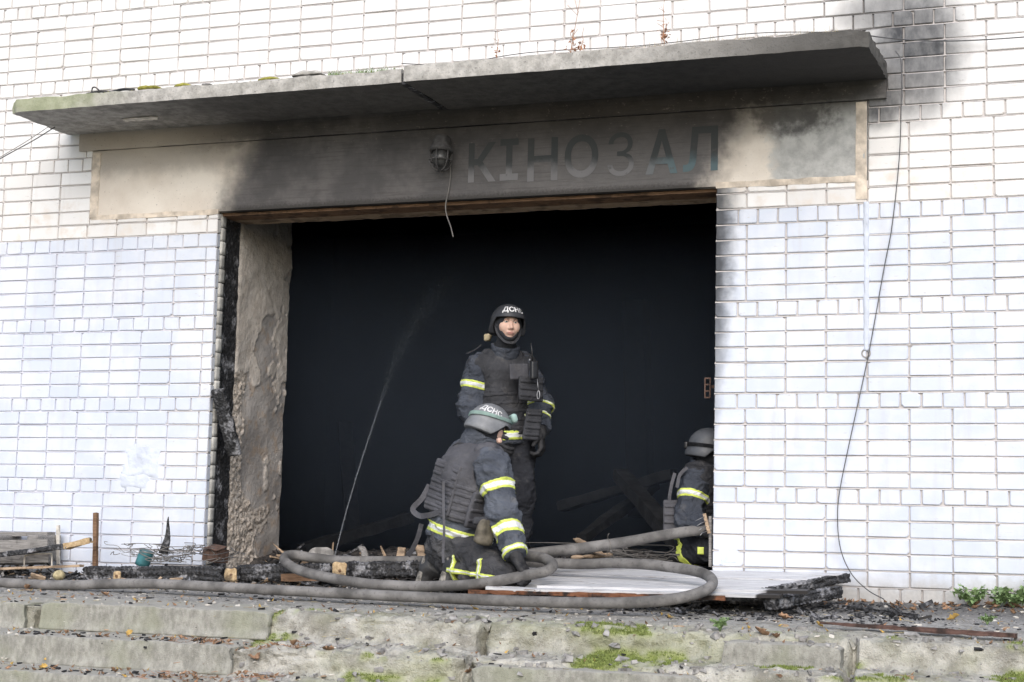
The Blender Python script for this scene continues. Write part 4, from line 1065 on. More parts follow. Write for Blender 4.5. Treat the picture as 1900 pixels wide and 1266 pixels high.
# ---- the kneeling firefighter outside, seen from behind
JK_ = dict(head=at(907, 790, -.62), neck=at(889, 822, -.60), shR=at(914, 864, -.76), shL=at(862, 848, -.42), hipR=at(862, 1018, -.70), hipL=at(828, 1012, -.46),
           elR=at(934, 953, -.84), wrR=at(958, 1032, -.95), elL=at(905, 940, -.25), wrL=at(945, 990, -.30),
           knR=at(936, 1069, -.88), anR=at(840, 1054, -.74), toeR=at(826, 1088, -.76), knL=at(905, 1072, -.42), anL=at(796, 1052, -.50), toeL=at(783, 1088, -.50),
           soleR=vec(-1, -.25, .15), soleL=vec(-1, -.25, .15))
hfK, huK = vec(.80, .44, -.40), vec(.36, .14, .92)
PK, IK = person('kneeling firefighter in faded blue jacket, seen from behind, holding the hose', JK_, vec(.78, .62, 0), hfK, huK, (-1.65, -.65, -.63),
    dict(trousers='workpant', jacket='faded', vest='nylon2'), None, hands=((vec(.52, -.18, -.82), vec(-.75, .45, -.35), .75, 1), (vec(.7, .1, -.5), vec(0, 0, -1), .8, -1)),
    hem=-.035, bands=(('R', 0, .50, .034), ('R', 1, .42, .040), ('R', 1, .90, .018)), seed=4.0, vest_lo=.31, fl=1.15, girth=1.24, sleeve=.045, col=(.095, .118), band_at=.098)
HK, ontoK, _ = helmet(PK, JK_['head'], hfK, huK, MT['helmet2'], 'ДСНС', math.radians(124), 22, tsize=.058,
    band=[(math.radians(16), math.radians(190), math.radians(30), math.radians(2), .022, MT['strap']), (math.radians(16), math.radians(-150), math.radians(32), math.radians(4), .022, MT['strap'])])
# goggles pushed onto the helmet front
g0 = ontoK(math.radians(16), math.radians(36), .020); _n = unit(g0-JK_['head']); _s = unit(np.cross(_n, unit(huK))); gB = np.stack([_s, _n, np.cross(_s, _n)], 1)
V, Q = rough_box(g0, (.135, .042, .062), gB, .01, .004, 15, .022, 2); GG = fast_obj('goggles', V, Q, MT['strap'], HK)
V, Q = rough_box(g0+_n*.016, (.112, .026, .044), gB, .01, .001, 15, .009, 2); fast_obj('goggle_lens', V, Q, MT['black'], GG)
V, Q = rough_box(at(872, 801, -.66), (.05, .03, .03), None, .007, .004, 20, .012, 5); fast_obj('ear_pad', V, Q, MT['chip'], HK)
V, Q = rough_box(at(926, 818, -.74), (.045, .03, .035), gB, .007, .004, 20, .012, 5); fast_obj('cheek', V, Q, MT['skin'], PK)
fw, rt, axs = IK['fwd'], IK['right'], IK['axis']
# back panel and near side panel of the vest, hanging straps
bk = np.stack([rt, -fw*-1, axs], 1)
panel('back_panel', mixp(IK['pel'], IK['ch'], .63)-fw*.200-rt*.02, np.stack([rt, fw, axs], 1), (.26, .030, .33), MT['nylon2'], IK['vest'], 2.0, .010, webs=6)
panel('side_panel', mixp(IK['pel'], IK['ch'], .50)+rt*.238-fw*.06, np.stack([unit(fw-rt*.25), -unit(rt+fw*.25), axs], 1), (.25, .028, .23), MT['nylon2'], IK['vest'], 7.0, .010, webs=3)
ribbon('strap', [at(797, 900, -.55), at(783, 925, -.60), at(766, 944, -.62), at(778, 957, -.66), at(800, 955, -.74), at(822, 948, -.80)], .035, MT['nylon2'], IK['vest'])
ribbon('strap', [at(782, 972, -.60), at(776, 995, -.60), at(766, 1018, -.58), at(757, 1032, -.56)], .030, MT['nylon2'], IK['vest'])
ribbon('strap', [at(823, 893, -.83), at(823, 940, -.86), at(824, 985, -.86), at(822, 1025, -.86), at(823, 1045, -.88)], .016, MT['nylon2'], IK['vest'])
ribbon('pull_handle', [at(846, 838, -.62), at(842, 829, -.66), at(858, 824, -.70), at(872, 834, -.70)], .020, MT['nylon'], IK['vest'], 16)
PCH = empty('belt_pouch', 'muddy brown pouch hanging at the hip of the kneeling firefighter, full and lumpy', 'pouch', at(902, 988, -.90))
V, Q = rough_box(at(900, 987, -.91), (.125, .085, .165), np.stack([unit(fw+rt*.1), np.cross(axs, unit(fw+rt*.1)), axs], 1), .010, .014, 9, .035, 3); pb_ = fast_obj('pouch_bag', V, Q, MT['bag'], PCH)
V, Q = rough_box(at(894, 966, -.92), (.10, .07, .05), None, .01, .012, 14, .018, 4); fast_obj('pouch_flap', V, Q, MT['nylon'], PCH)
# reflective tapes of the folded trouser leg
a, b, c = JK_['hipR'], JK_['knR'], JK_['anR']
legf = U(.035, cap(a, b, .110, .088), cap(b, c, .084, .070))
nrm_leg = unit(np.cross(b-c, np.array([0, 0, 1.0]))); upl = unit(np.cross(nrm_leg, b-c))
for nm, (cc, nn, hw, rg) in dict(shin=(mixp(c, b, .5)-np.array([0, 0, .010]), upl, .014, cap(mixp(c, b, .18), b, .10, .11)), hem=(mixp(c, b, .12), b-c, .013, cap(c, mixp(c, b, .3), .10, .10)), knee=(mixp(c, b, .66), b-c, .020, cap(mixp(c, b, .5), mixp(c, b, .85), .11, .11))).items():
    t_ = None
    for q, e, w2, mt in (('trouser_tape', .004, hw, 'yellow'), ('silver_stripe', .0055, hw*.45, 'silver')):
        t_ = part(q, I(.001, off(legf, e), slabf(cc, nn, w2), rg), [b, c], .14, .0058, MT[mt], IK['trousers'] if q == 'trouser_tape' else t_, .0115, 4.0, nf=legf)

# ---- the third firefighter, half hidden by the right brick jamb
JT = dict(head=at(1315, 833, .42), neck=at(1306, 872, .44), shR=at(1290, 893, .30), shL=at(1318, 888, .60), hipR=at(1284, 990, .38), hipL=at(1300, 988, .60),
          elR=at(1277, 958, .22), wrR=at(1306, 984, .13), elL=at(1345, 940, .50), wrL=at(1340, 975, .25),
          knR=at(1322, 1018, .22), anR=at(1262, 1034, .34), toeR=at(1248, 1045, .36), knL=at(1345, 1018, .55), anL=at(1285, 1034, .60), toeL=at(1270, 1045, .6))
hfT, huT = vec(.97, -.05, -.16), vec(.16, .0, .98)
PT, IT = person('crouching firefighter half hidden behind the right brick jamb, gripping the raised hose', JT, vec(.93, -.1, 0), hfT, huT, (-.45, .42, -.57),
    dict(trousers='dark', jacket='navy', vest='nylon'), None, hands=((vec(.75, -.2, -.4), vec(0, .3, -1), .9, 1), None),
    hem=.08, bands=(('R', 0, .46, .026),), seed=9.0, vest_lo=.05)
HT, ontoT, _ = helmet(PT, JT['head'], hfT, huT, MT['helmet_shaded'], None, band=[(math.radians(5), math.radians(175), math.radians(4), math.radians(-4), .022, MT['nylon'])])
V, Q = rough_box(ontoT(math.radians(178), math.radians(-6), .01), (.03, .04, .05), None, .008, .004, 20, .012, 5); fast_obj('strap_buckle', V, Q, MT['black'], HT)
fw, rt, axs = IT['fwd'], IT['right'], IT['axis']
ribbon('strap', [at(1275, 868, .20), at(1262, 880, .18), at(1258, 895, .17), at(1256, 905, .17)], .022, MT['nylon2'], IT['vest'], 16)
ribbon('strap', [at(1252, 878, .30), at(1246, 900, .26), at(1242, 925, .26), at(1243, 945, .28)], .022, MT['nylon2'], IT['vest'], 16)
panel('side_panel', at(1253, 962, .26), np.stack([unit(R0), unit(D0), np.array([0, 0, 1.0])], 1), (.16, .025, .24), MT['nylon2'], IT['vest'], 8.0, .012, webs=4)
a, b, c = JT['hipR'], JT['knR'], JT['anR']; legf = U(.035, cap(a, b, .110, .088), cap(b, c, .084, .070))
t_ = part('trouser_tape', I(.001, off(legf, .004), slabf(mixp(c, b, .22), b-c+np.array([0, 0, .1]), .022)), [b, c], .14, .0058, MT['yellow'], IT['trousers'], .0115, 9.0, nf=legf)
panel('reflective_patch', at(1300, 1022, .125), np.stack([R0, D0, np.array([0, 0, 1.0])], 1), (.045, .006, .050), MT['yellow'], IT['trousers'], 1.0, .002, .01)

# ================================================================ HOSES
def hose(pts, r, n, label, name='fire_hose'):
    P = spline(pts, n); T = np.gradient(P, axis=0)
    P = P+.004*fbm(P, 5, 2, 3.0)[:, None]*np.array([1, 1, .6])
    # never sink into the landing
    for q in P:
        if q[1] < .3: q[2] = max(q[2], zg(q[0], q[1])+r*.93)
    for _ in range(3): P[1:-1] = (P[:-2]+2*P[1:-1]+P[2:])/4
    rr = r*(1+.05*fbm(P*1.0, 7, 3, 1.0))
    V, Fc = tube_geo(P, rr, 18); o = mesh_obj(name, V, Fc, MT['hose'], None, True); return tag(o, label, 'hose', 'fire hoses on the landing'), P
HO1, HP1 = hose([at(-260, 1083, -1.0), at(-80, 1083, -1.02), at(0, 1085, -1.04), at(120, 1086, -1.08), at(260, 1083, -1.10), at(400, 1089, -1.14), at(600, 1100, -1.2), at(800, 1109, -1.25), at(1000, 1117, -1.3), at(1150, 1119, -1.32), at(1250, 1112, -1.26), at(1308, 1096, -1.12), at(1322, 1078, -.95),
    at(1300, 1062, -.78), at(1225, 1050, -.62), at(1150, 1045, -.55), at(1080, 1047, -.52), at(1000, 1044, -.46), at(900, 1042, -.36), at(760, 1041, -.30), at(640, 1041, -.30), at(580, 1035, -.32), at(542, 1030, -.38), at(527, 1038, -.50), at(550, 1056, -.64), at(600, 1070, -.80), at(680, 1083, -.95), at(780, 1088, -1.0), at(860, 1086, -1.02), at(930, 1077, -1.0), at(985, 1066, -.98), at(1014, 1060, -.97), at(1026, 1049, -.93), at(1012, 1038, -.84), at(985, 1033, -.70), at(950, 1033, -.55)], .0325, 420,
    'long grey fire hose looping across the landing and under the hand of the kneeling firefighter')
HO2, HP2 = hose([at(900, 1046, -.40), at(940, 1037, -.42), at(1000, 1026, -.42), at(1080, 1017, -.30), at(1160, 1006, -.12), at(1240, 992, .02), at(1296, 984, .10), at(1350, 982, .16)], .0345, 90,
    'straight grey hose rising from the landing to the hands of the crouching firefighter')
for t in (18, 46):
    p_ = HP2[t]; d_ = unit(HP2[t+1]-HP2[t-1]); _, a_, b_ = frame_of(d_); m = MB()
    m.tube([p_+(a_*math.cos(k)+b_*math.sin(k))*.0365 for k in np.linspace(0, 6.4, 22)], .004, 6)
    m.tube([p_+np.array([0, -.02, .038]), p_+np.array([.005, -.03, .062]), p_+np.array([.014, -.03, .070])], .0022, 5); m.obj('wire_tie', MT['wirel'], HO2, True)

# jet of water leaking upwards from a hose
def water_jet():
    a = at(619, 1040, -.30); ctl = [a, at(648, 930, -.15), at(690, 795, .05), at(738, 660, .35), at(800, 560, .7), at(880, 470, 1.1)]
    P = spline(ctl, 400); m = MB(); V = []; Fc = []; n = 0
    oc = np.array([(1, 0, 0), (-1, 0, 0), (0, 1, 0), (0, -1, 0), (0, 0, 1), (0, 0, -1)], float); of = [(0, 2, 4), (2, 1, 4), (1, 3, 4), (3, 0, 4), (2, 0, 5), (1, 2, 5), (3, 1, 5), (0, 3, 5)]
    for i in range(2300):
        t = RNG.random()**.9; p = P[int(t*399)]; sp = .0012+.012*t+.075*max(0, t-.35)**1.3
        r = (.0007+.0008*RNG.random())*(1.0-.35*t)
        q = p+RNG.normal(0, sp, 3); s_ = np.array([1, 1, 2.6])*r
        V += (oc*s_+q).tolist(); Fc += [tuple(k+n for k in f) for f in of]; n += 6
    tv, tf = tube_geo(P[:190], np.linspace(.0022, .0009, 190), 5); Fc += [tuple(k+n for k in f) for f in tf]; V += tv.tolist()
    o = mesh_obj('water_jet', V, Fc, MT['water'], None, True)
    tag(o, 'thin jet of water spraying up from a leaking hose in front of the dark opening', 'water jet')
gW = G('water_droplets', .1, .5); gW.col((.30, .32, .35)); gW.b.inputs['Transmission Weight'].default_value = .35; gW.b.inputs['IOR'].default_value = 1.33; MT['water'] = gW.m
water_jet()

# ================================================================ FALLEN DOOR OF WHITE BOARDS
DOOR = empty('fallen_door', 'fallen white boarded door with burnt edges, lying on charred timber under the hose', 'door', (-.3, -.5, -.5))
BLc, BRc, FRc, FLc = at(972, 1050, .02), at(1574, 1063, -.02), at(1452, 1096, -.84), at(930, 1083, -.86)
def dsurf(s, t): return (BLc*(1-s)+BRc*s)*(1-t)+(FLc*(1-s)+FRc*s)*t
NB = 9
for i in range(NB):
    t = (i+.5)/NB; s0 = random.uniform(0, .02); s1 = 1-random.uniform(0, .015)-.035*t
    a, b = dsurf(s0, t), dsurf(s1, t); nrm = unit(np.cross(BRc-BLc, BLc-FLc)); wd = np.linalg.norm(dsurf(.5, 0)-dsurf(.5, 1))/NB*.93
    a = a+nrm*random.uniform(-.003, .003); b = b+nrm*random.uniform(-.004, .004)
    def tp(V, wd=wd, i=i):
        k = V[:, 0] > .98; V[:, 0] -= smooth(V[:, 0], .85, 1.08)*.07*np.abs(fbm(V+i*3.0, 16, 2, i)); return V
    beam('plank', a-nrm*.012, b-nrm*.012, wd, .022, MT['board'], DOOR, nrm, step=.03, amp=.002, freq=9, seed=i, taper=tp)
for i, (u0, v0, u1, v1, y, l) in enumerate(((1000, 1088, 1500, 1098, -.93, 0), (960, 1094, 1450, 1106, -1.0, 0), (905, 1090, 1005, 1096, -1.02, 0))):
    beam('plank', at(u0, v0, y), at(u1, v1, y), .075, .018, MT['board'], DOOR, unit((0, -.12, 1)), step=.03, amp=.004, freq=9, seed=20+i)
beam('batten', at(870, 1098, -1.04), at(1345, 1110, -1.06), .03, .026, MT['red'], DOOR, step=.02, amp=.005, freq=16, seed=31, ridge=.006)
beam('batten', at(1290, 1110, -.98), at(1440, 1108, -.95), .05, .03, MT['char'], DOOR, step=.02, amp=.006, freq=16, seed=32)
beam('batten', at(1420, 1100, -.85), at(1572, 1072, -.20), .05, .055, MT['char'], DOOR, step=.015, amp=.010, freq=16, seed=33, cell=.012)
def charred(name, a, b, wd, ht, label, seed, group='charred timbers', parent=None, cat='charred beam', cell=.014, amp=.010, mat='char', **kw):
    o = beam(name, a, b, wd, ht, MT[mat], parent, step=.0095, amp=amp, freq=13, rnd=min(wd, ht)*.28, seed=seed, cell=cell, **kw)
    return tag(o, label, cat, group) if label else o
charred('charred_beam', at(1425, 1122, -1.0), at(1556, 1098, -.45), .085, .075, 'charred log end under the right end of the fallen white door', 41)
charred('charred_beam', at(1180, 1112, -.7), at(1490, 1112, -.78), .07, .06, 'charred beam lying in shadow beneath the front edge of the fallen white door', 42)
charred('charred_beam', at(985, 1080, -.25), at(1290, 1085, -.30), .09, .10, 'charred beam hidden beneath the middle of the fallen white door', 43)

# ================================================================ CHARRED TIMBER ALONG THE THRESHOLD
B1 = charred('charred_beam', at(158, 1066, -.36), at(416, 1066, -.36), .10, .115, 'thick charred beam with cracked surface, lying at the foot of the left wall', 51)
B2 = charred('charred_beam', at(442, 1064, -.36), at(617, 1060, -.34), .10, .115, 'charred beam between the two pale sawn joist ends', 52)
o = beam('raw_split', at(522, 1072, -.425), at(606, 1071, -.41), .02, .05, MT['brown'], B2, step=.015, amp=.006, seed=3)
B3 = charred('charred_beam', at(646, 1058, -.34), at(800, 1056, -.30), .10, .115, 'charred beam running behind the boots of the kneeling firefighter', 53)
for (u, v, s_, lab, sd) in ((429, 1066, .088, 'short charred joist with a wide pale sawn end, left of the hose loop', 1), (631, 1058, .092, 'short charred joist with a pale sawn end inside the hose loop', 2), (217, 1068, .058, 'thin charred joist with a small pale sawn end near the left pallet', 3)):
    c_ = at(u, v, -.47); o = charred('charred_joist', c_+np.array([0, .012, 0]), c_+np.array([.03, .36, .03]), s_, s_, lab, 60+sd, cat='charred joist', cell=.010)
    V, Q = rough_box(c_, (s_*1.0, .022, s_*1.02), None, .009, .016, 13, s_*.20, sd); fast_obj('sawn_end', V, Q, MT['pale'], o)
    V, Q = rough_box(c_+[.006, -.012, -.004], (.022, .006, .020), None, .006, .003, 40, .006, sd); fast_obj('rotten_heart', V, Q, MT['brown'], o)
charred('charred_board', at(404, 722, -.02), at(437, 846, .17), .045, .105, 'charred board hanging aslant on the left door jamb', 71, cat='charred board', up=(1, 0, 0), cell=.0)
# litter of burnt sticks inside the doorway
sticks = [((850, 1000, .5), (880, 1042, .3), .05, 'grey', 'short ash-grey stub standing in the rubble left of the kneeling firefighter', (668, 1014, .6), (682, 1042, .5))]
def stick(name, a, b, wd, ht, mat, label, seed, cat='burnt wood', group='burnt wood in the rubble'):
    o = beam(name, a, b, wd, ht, MT[mat], None, step=.014, amp=.008, freq=15, rnd=min(wd, ht)*.2, seed=seed, ridge=.008); return tag(o, label, cat, group)
stick('burnt_stub', at(671, 1016, .6), at(682, 1044, .5), .05, .03, 'grey', 'short ash-grey stub standing in the rubble behind the charred beam', 1)
stick('burnt_stub', at(746, 1018, .5), at(741, 1044, .4), .065, .03, 'tan', 'brown splintered stub standing just left of the hanging strap', 2)
stick('burnt_stub', at(778, 1014, .55), at(784, 1040, .4), .06, .03, 'tan', 'brown splintered stub close behind the firefighter boots', 3)
stick('burnt_board', at(1068, 1000, .25), at(1118, 1030, .1), .06, .02, 'tan', 'splintered brown board sticking up behind the raised hose', 4)
stick('burnt_board', at(1062, 1035, .2), at(1135, 1030, .15), .06, .025, 'tan', 'pale brown board lying flat under the raised hose', 5)
stick('burnt_board', at(1075, 1026, .05), at(1128, 1010, .0), .05, .02, 'brown', 'dark splinter of board wedged against the raised hose', 6)
stick('burnt_board', at(1126, 1012, -.02), at(1136, 1026, -.02), .035, .018, 'grey', 'small pale flake of board hanging below the raised hose', 7)
stick('burnt_board', at(800, 1050, .9), at(900, 1030, 1.2), .07, .03, 'char', 'black board lying in the gloom beyond the kneeling firefighter', 8)
V, Q = rough_box(at(599, 1036, .75), (.22, .10, .16), None, .02, .012, 8, .075, 4); tag(fast_obj('round_stone', V, Q, MT['ash'], None), 'pale rounded lump of rubble inside the doorway behind the hose loop', 'stone')
# rubble heap
def rubble():
    xs = np.arange(-4.0, -.12, .022); ys = np.arange(.40, 3.2, .03); X, Y = np.meshgrid(xs, ys, indexing='ij'); P = np.stack([X, Y, X*0], -1)
    Z = -.575+.10*smooth(Y, .35, .9)+.10*fbm(P, 1.6, 3, 2.0)*smooth(Y, .4, 1.0)+.05*np.abs(fbm(P, 7, 3, 5.0))+.02*fbm(P, 30, 2, 1.0)
    Z += .16*smooth(Y, 1.2, 2.6)*(.6+fbm(P, 1.1, 2, 9.0))
    o = fast_obj('rubble', np.stack([X, Y, Z], -1).reshape(-1, 3), grid_faces(len(xs), len(ys)), MT['rubble'], None, False); tag(o, 'heap of burnt rubble and ash on the floor of the hall', 'rubble', kind='stuff')
MT['rafter'] = simple('burnt_rafter', (.018, .018, .019), .9, .2, .5, 8, .6, 20)
gR = G('rubble', .95, .1); nR = gR.noise(14, 6, .65); gR.col(gR.mix(gR.sm(nR, .35, .7), (.02, .019, .019), (.11, .10, .095))); gR.bump(nR, .8, .02); MT['rubble'] = gR.m
rubble()
def chips(name, n, sampler, mat, smin_, smax_, label, cat, flat=.35):
    V = []; Fc = []; k = 0
    cube = np.array([[x, y, z] for x in (-1, 1) for y in (-1, 1) for z in (-1, 1)], float)
    for i in range(n):
        x, y, z = sampler()
        s_ = smin_+(smax_-smin_)*random.random()**2.2
        B = np.array(Matrix.Rotation(random.uniform(0, 6.28), 3, 'Z') @ Matrix.Rotation(random.gauss(0, .35), 3, 'X'))
        c = (cube*(1+.35*RNG.normal(size=(8, 3)))*np.array([s_*random.uniform(.5, 1.6), s_*random.uniform(.4, .9), s_*flat]))@B.T
        V += (c+[x, y, z+s_*flat*.5]).tolist(); Fc += [tuple(j+k for j in f) for f in ((0, 1, 3, 2), (4, 6, 7, 5), (0, 4, 5, 1), (2, 3, 7, 6), (0, 2, 6, 4), (1, 5, 7, 3))]; k += 8
    o = mesh_obj(name, V, Fc, MT[mat]); return tag(o, label, cat, kind='stuff')
leaf_bits = []
def on_ground(x0, x1, y0, y1, bias=1.0):
    def s():
        x = random.uniform(x0, x1); y = y1-(y1-y0)*random.random()**bias; return x, y, zg(x, y)
    return s
chips('charcoal_bits', 1000, on_ground(-5.6, 2.2, -1.3, -.05, 1.2), 'coal', .003, .014, 'black charcoal bits scattered over the landing', 'charcoal')
chips('charcoal_bits', 420, on_ground(-.2, 1.2, -1.3, -.5), 'coal', .003, .012, 'black charcoal bits under the burnt end of the white door', 'charcoal')
chips('charcoal_bits', 260, on_ground(-5.4, 2.2, -2.7, -1.2), 'coal', .004, .018, 'black charcoal bits scattered over the steps', 'charcoal')
for k_ in range(3):
    chips('charcoal_bits', 110, on_ground(-5.4, -2.4, -2.09-.3*k_, -1.9-.3*k_, .7), 'coal', .004, .017, 'black charcoal bits lying along the left tread', 'charcoal')
    leaf_bits.append(on_ground(-5.4, -2.3, -2.09-.3*k_, -1.86-.3*k_, .6))
chips('pale_chips', 1100, on_ground(-5.6, 2.3, -2.7, -.1), 'chip', .003, .013, 'pale chips of mortar and plaster scattered on the landing', 'chips')
chips('grit', 900, on_ground(-2.4, 2.3, -2.7, -1.55), 'ash', .004, .022, 'grey grit and crumbs of concrete on the broken steps', 'grit', .6)
chips('wood_splinters', 240, on_ground(-5.6, 2.3, -2.6, -.1), 'tan', .006, .020, 'brown wood splinters scattered on the landing', 'splinters', .15)
chips('rubble_lumps', 260, lambda: (random.uniform(-3.8, -.3), (yy := random.uniform(.35, 1.5)), -.53+.1*smooth(yy, .35, 1.0)), 'rubble', .01, .05, 'dark rubble lumps just inside the doorway', 'rubble', .5)
chips('ash_lumps', 300, on_ground(-2.25, -1.0, -.95, -.25), 'rubble', .008, .03, 'ash lumps under the kneeling firefighter', 'ash', .6)
# thin wire and lath tangles
def tangle(label, c, r, n, mat, rad, name='wire_tangle', cat='wire'):
    m = MB()
    for i in range(n):
        p = c+RNG.normal(0, .5, 3)*r; pts = [p]
        for j in range(5): p = p+RNG.normal(0, .55, 3)*r; p[2] = np.clip(p[2], c[2]-r[2]*.8, c[2]+r[2]*1.6); pts.append(p)
        m.tube(spline(pts, 22), rad*random.uniform(.6, 1.3), 5)
    return tag(m.obj(name, mat, None, True), label, cat, 'tangles of burnt wire')
tangle('tangle of grey wire heaped round the black shard at the left wall', at(325, 1032, -.22), np.array([.16, .06, .05]), 26, MT['wirel'], .0028)
tangle('loose tangle of thin wire beside the rusty box at the left jamb', at(385, 1030, -.2), np.array([.12, .06, .05]), 10, MT['wire'], .0024)
tangle('tangle of wire in the rubble beneath the raised hose', at(1190, 1030, .18), np.array([.20, .08, .04]), 16, MT['wirel'], .0028)
tangle('thin wire scribble beside the teal tin', at(250, 1024, -.15), np.array([.10, .05, .04]), 8, MT['wirel'], .0020)

# ================================================================ JUNK BY THE LEFT WALL
PAL = empty('wooden_pallet', 'grey weathered wooden pallet stacked against the left wall', 'pallet', at(40, 1060, -.25))
for z, y, l in ((993, -.10, 95), (1008, -.30, 92), (1046, -.12, 90)):
    beam('slat', at(-130, z, y), at(l, z-2, y), .10, .030, MT['grey'], PAL, step=.03, amp=.004, seed=z)
for u in (-90, 8, 82):
    for v, h in ((1000, .09), (1026, .09)):
        V, Q = rough_box(at(u, v+4, -.18), (.085, .30, h), None, .025, .005, 12, .006, u); fast_obj('block', V, Q, MT['grey'], PAL)
beam('slat', at(-130, 1016, -.36), at(90, 1012, -.36), .03, .085, MT['grey'], PAL, step=.03, amp=.004, seed=77)
beam('slat', at(-130, 1040, -.36), at(92, 1036, -.36), .03, .06, MT['grey'], PAL, step=.03, amp=.004, seed=78)
o = beam('burnt_plank', at(-60, 1038, -.48), at(128, 1013, -.46), .07, .035, MT['char'], None, step=.012, amp=.007, freq=14, seed=81, cell=.008); tag(o, 'plank burnt black with a raw yellow split end, leaning across the pallet', 'plank')
beam('split_end', at(122, 1014, -.465), at(170, 1003, -.46), .06, .040, MT['pale'], o, step=.012, amp=.009, freq=14, seed=82, ridge=.01)
o = beam('post', at(177, 1052, -.30), at(178, 952, -.26), .030, .03, MT['brown'], None, up=(0, 1, 0), step=.02, amp=.003, seed=83); tag(o, 'thin brown upright stick beside the teal tin at the left wall', 'stick')
o = beam('lath', at(-60, 1058, -.50), at(152, 1050, -.45), .06, .018, MT['tan'], None, step=.02, amp=.005, seed=84); tag(o, 'pale brown lath lying along the foot of the pallet', 'lath')
o = beam('lath', at(108, 975, -.08), at(108, 1048, -.12), .025, .016, MT['chip'], None, up=(0, 1, 0), step=.02, amp=.003, seed=85); tag(o, 'whitish lath standing against the left wall behind the burnt plank', 'lath')
m = MB(); m.tube(spline([at(45, 1056, -.42), at(46, 1034, -.42), at(52, 1030, -.42), at(90, 1027, -.41), at(96, 1031, -.40), at(96, 1054, -.40)], 30), .006, 8); tag(m.obj('bent_wire', MT['chip'], None, True), 'bent whitish wire frame standing before the pallet', 'wire frame')
TIN = empty('teal_tin', 'dented teal tin half buried in wire at the left wall', 'tin', at(268, 1040, -.2))
cy = at(268, 1036, -.2); m = MB(); R_ = np.array(Matrix.Rotation(.35, 3, 'Y')); 
tv = [cy+R_@np.array([.052*math.cos(t), .052*math.sin(t), z]) for z in (-.055, -.03, .0, .035, .055) for t in np.linspace(0, 6.2832, 25)[:-1]]
m.add(tv, [(i*24+k, i*24+(k+1) % 24, (i+1)*24+(k+1) % 24, (i+1)*24+k) for i in range(4) for k in range(24)]+[tuple(range(96, 120)), tuple(range(24))[::-1]]); m.obj('tin_body', MT['teal'], TIN, True)
m = MB(); m.tube([cy+R_@np.array([.053*math.cos(t), .053*math.sin(t), .055]) for t in np.linspace(0, 6.2832, 25)], .003, 6); m.obj('rim', MT['metal'], TIN, True)
def shard(V): k = np.clip((V[:, 0]+.135)/.27, 0, 1); V[:, 1] *= (1-k*.95); V[:, 2] *= (1-k*.8); V[:, 1] += .02*np.sin(k*5)*k; return V
o = beam('charred_shard', at(303, 1028, -.22), at(317, 960, -.20), .065, .030, MT['char'], None, up=(0, 1, 0), step=.012, amp=.005, seed=86, taper=shard); tag(o, 'pointed black shard of wood standing upright in the wire tangle', 'shard')
BX = empty('rusty_box', 'small rusty sheet metal box at the foot of the left jamb', 'box', at(398, 1040, -.12))
c_ = at(400, 1030, -.14); R_ = np.array(Matrix.Rotation(-.25, 3, 'Z') @ Matrix.Rotation(.12, 3, 'Y')); m = MB()
for dc, dm in (((0, -.05, 0), (.15, .006, .09)), ((0, .05, 0), (.15, .006, .09)), ((-.074, 0, 0), (.006, .10, .09)), ((.074, 0, 0), (.006, .10, .09)), ((0, 0, -.042), (.14, .095, .006))): m.box(c_+R_@np.array(dc), dm, R_)
m.obj('box_shell', MT['rust'], BX); m = MB(); m.box(c_+R_@np.array([.02, -.03, .055]), (.13, .10, .005), R_@np.array(Matrix.Rotation(.3, 3, 'X'))); m.obj('box_flap', MT['rust'], BX)
def bottle():
    c = at(104, 1068, -.62); m = MB(); rs = [(.0, .030), (.02, .036), (.05, .036), (.062, .022), (.075, .020)]
    _, a_, b_ = frame_of((1, -.3, .05)); d_ = unit((1, -.3, .05)); V = [c+d_*h+(a_*math.cos(t)+b_*math.sin(t))*r for h, r in rs for t in np.linspace(0, 6.2832, 17)[:-1]]
    m.add(V, [(i*16+k, i*16+(k+1) % 16, (i+1)*16+(k+1) % 16, (i+1)*16+k) for i in range(4) for k in range(16)]+[tuple(range(64, 80)), tuple(range(16))[::-1]])
    tag(m.obj('jar', MT['straw'], None, True), 'small dirty jar lying on its side by the left hose', 'jar')
bottle()
# broken lath frame with nails at the right jamb
LF = empty('nailed_lath', 'split lath with bent nails leaning at the right door jamb', 'lath', at(1314, 1050, .06))
beam('lath_strip', at(1318, 1052, .05), at(1318, 958, .05), .018, .012, MT['grey'], LF, up=(0, 1, 0), step=.02, amp=.003, seed=88)
beam('lath_strip', at(1316, 990, .02), at(1307, 953, .02), .022, .014, MT['tan'], LF, up=(0, 1, 0), step=.02, amp=.003, seed=89)
for i in range(4):
    m = MB(); v = 958+i*9; m.tube([at(1309+i*2, v, .02), at(1300+i*1, v+4, -.01), at(1290+i*3, v+9, -.03)], .0024, 5); m.obj('nail', MT['metal'], LF, True)
# strike plate left on the inside of the right jamb
c_ = at(1313, 720, .16); HG = empty('strike_plate', 'rusty slotted strike plate hanging on the inner edge of the right jamb', 'strike plate', c_); m = MB()
for dx in (-.017, .017): m.box(c_+np.array([dx, 0, 0]), (.008, .01, .135))
for dz in (-.063, -.02, .022, .063): m.box(c_+np.array([0, .001, dz]), (.028, .008, .010))
m.obj('plate', MT['rust'], HG); m = MB(); m.box(c_+np.array([.045, .03, .01]), (.06, .012, .02)); m.obj('hinge_arm', MT['rust'], HG)

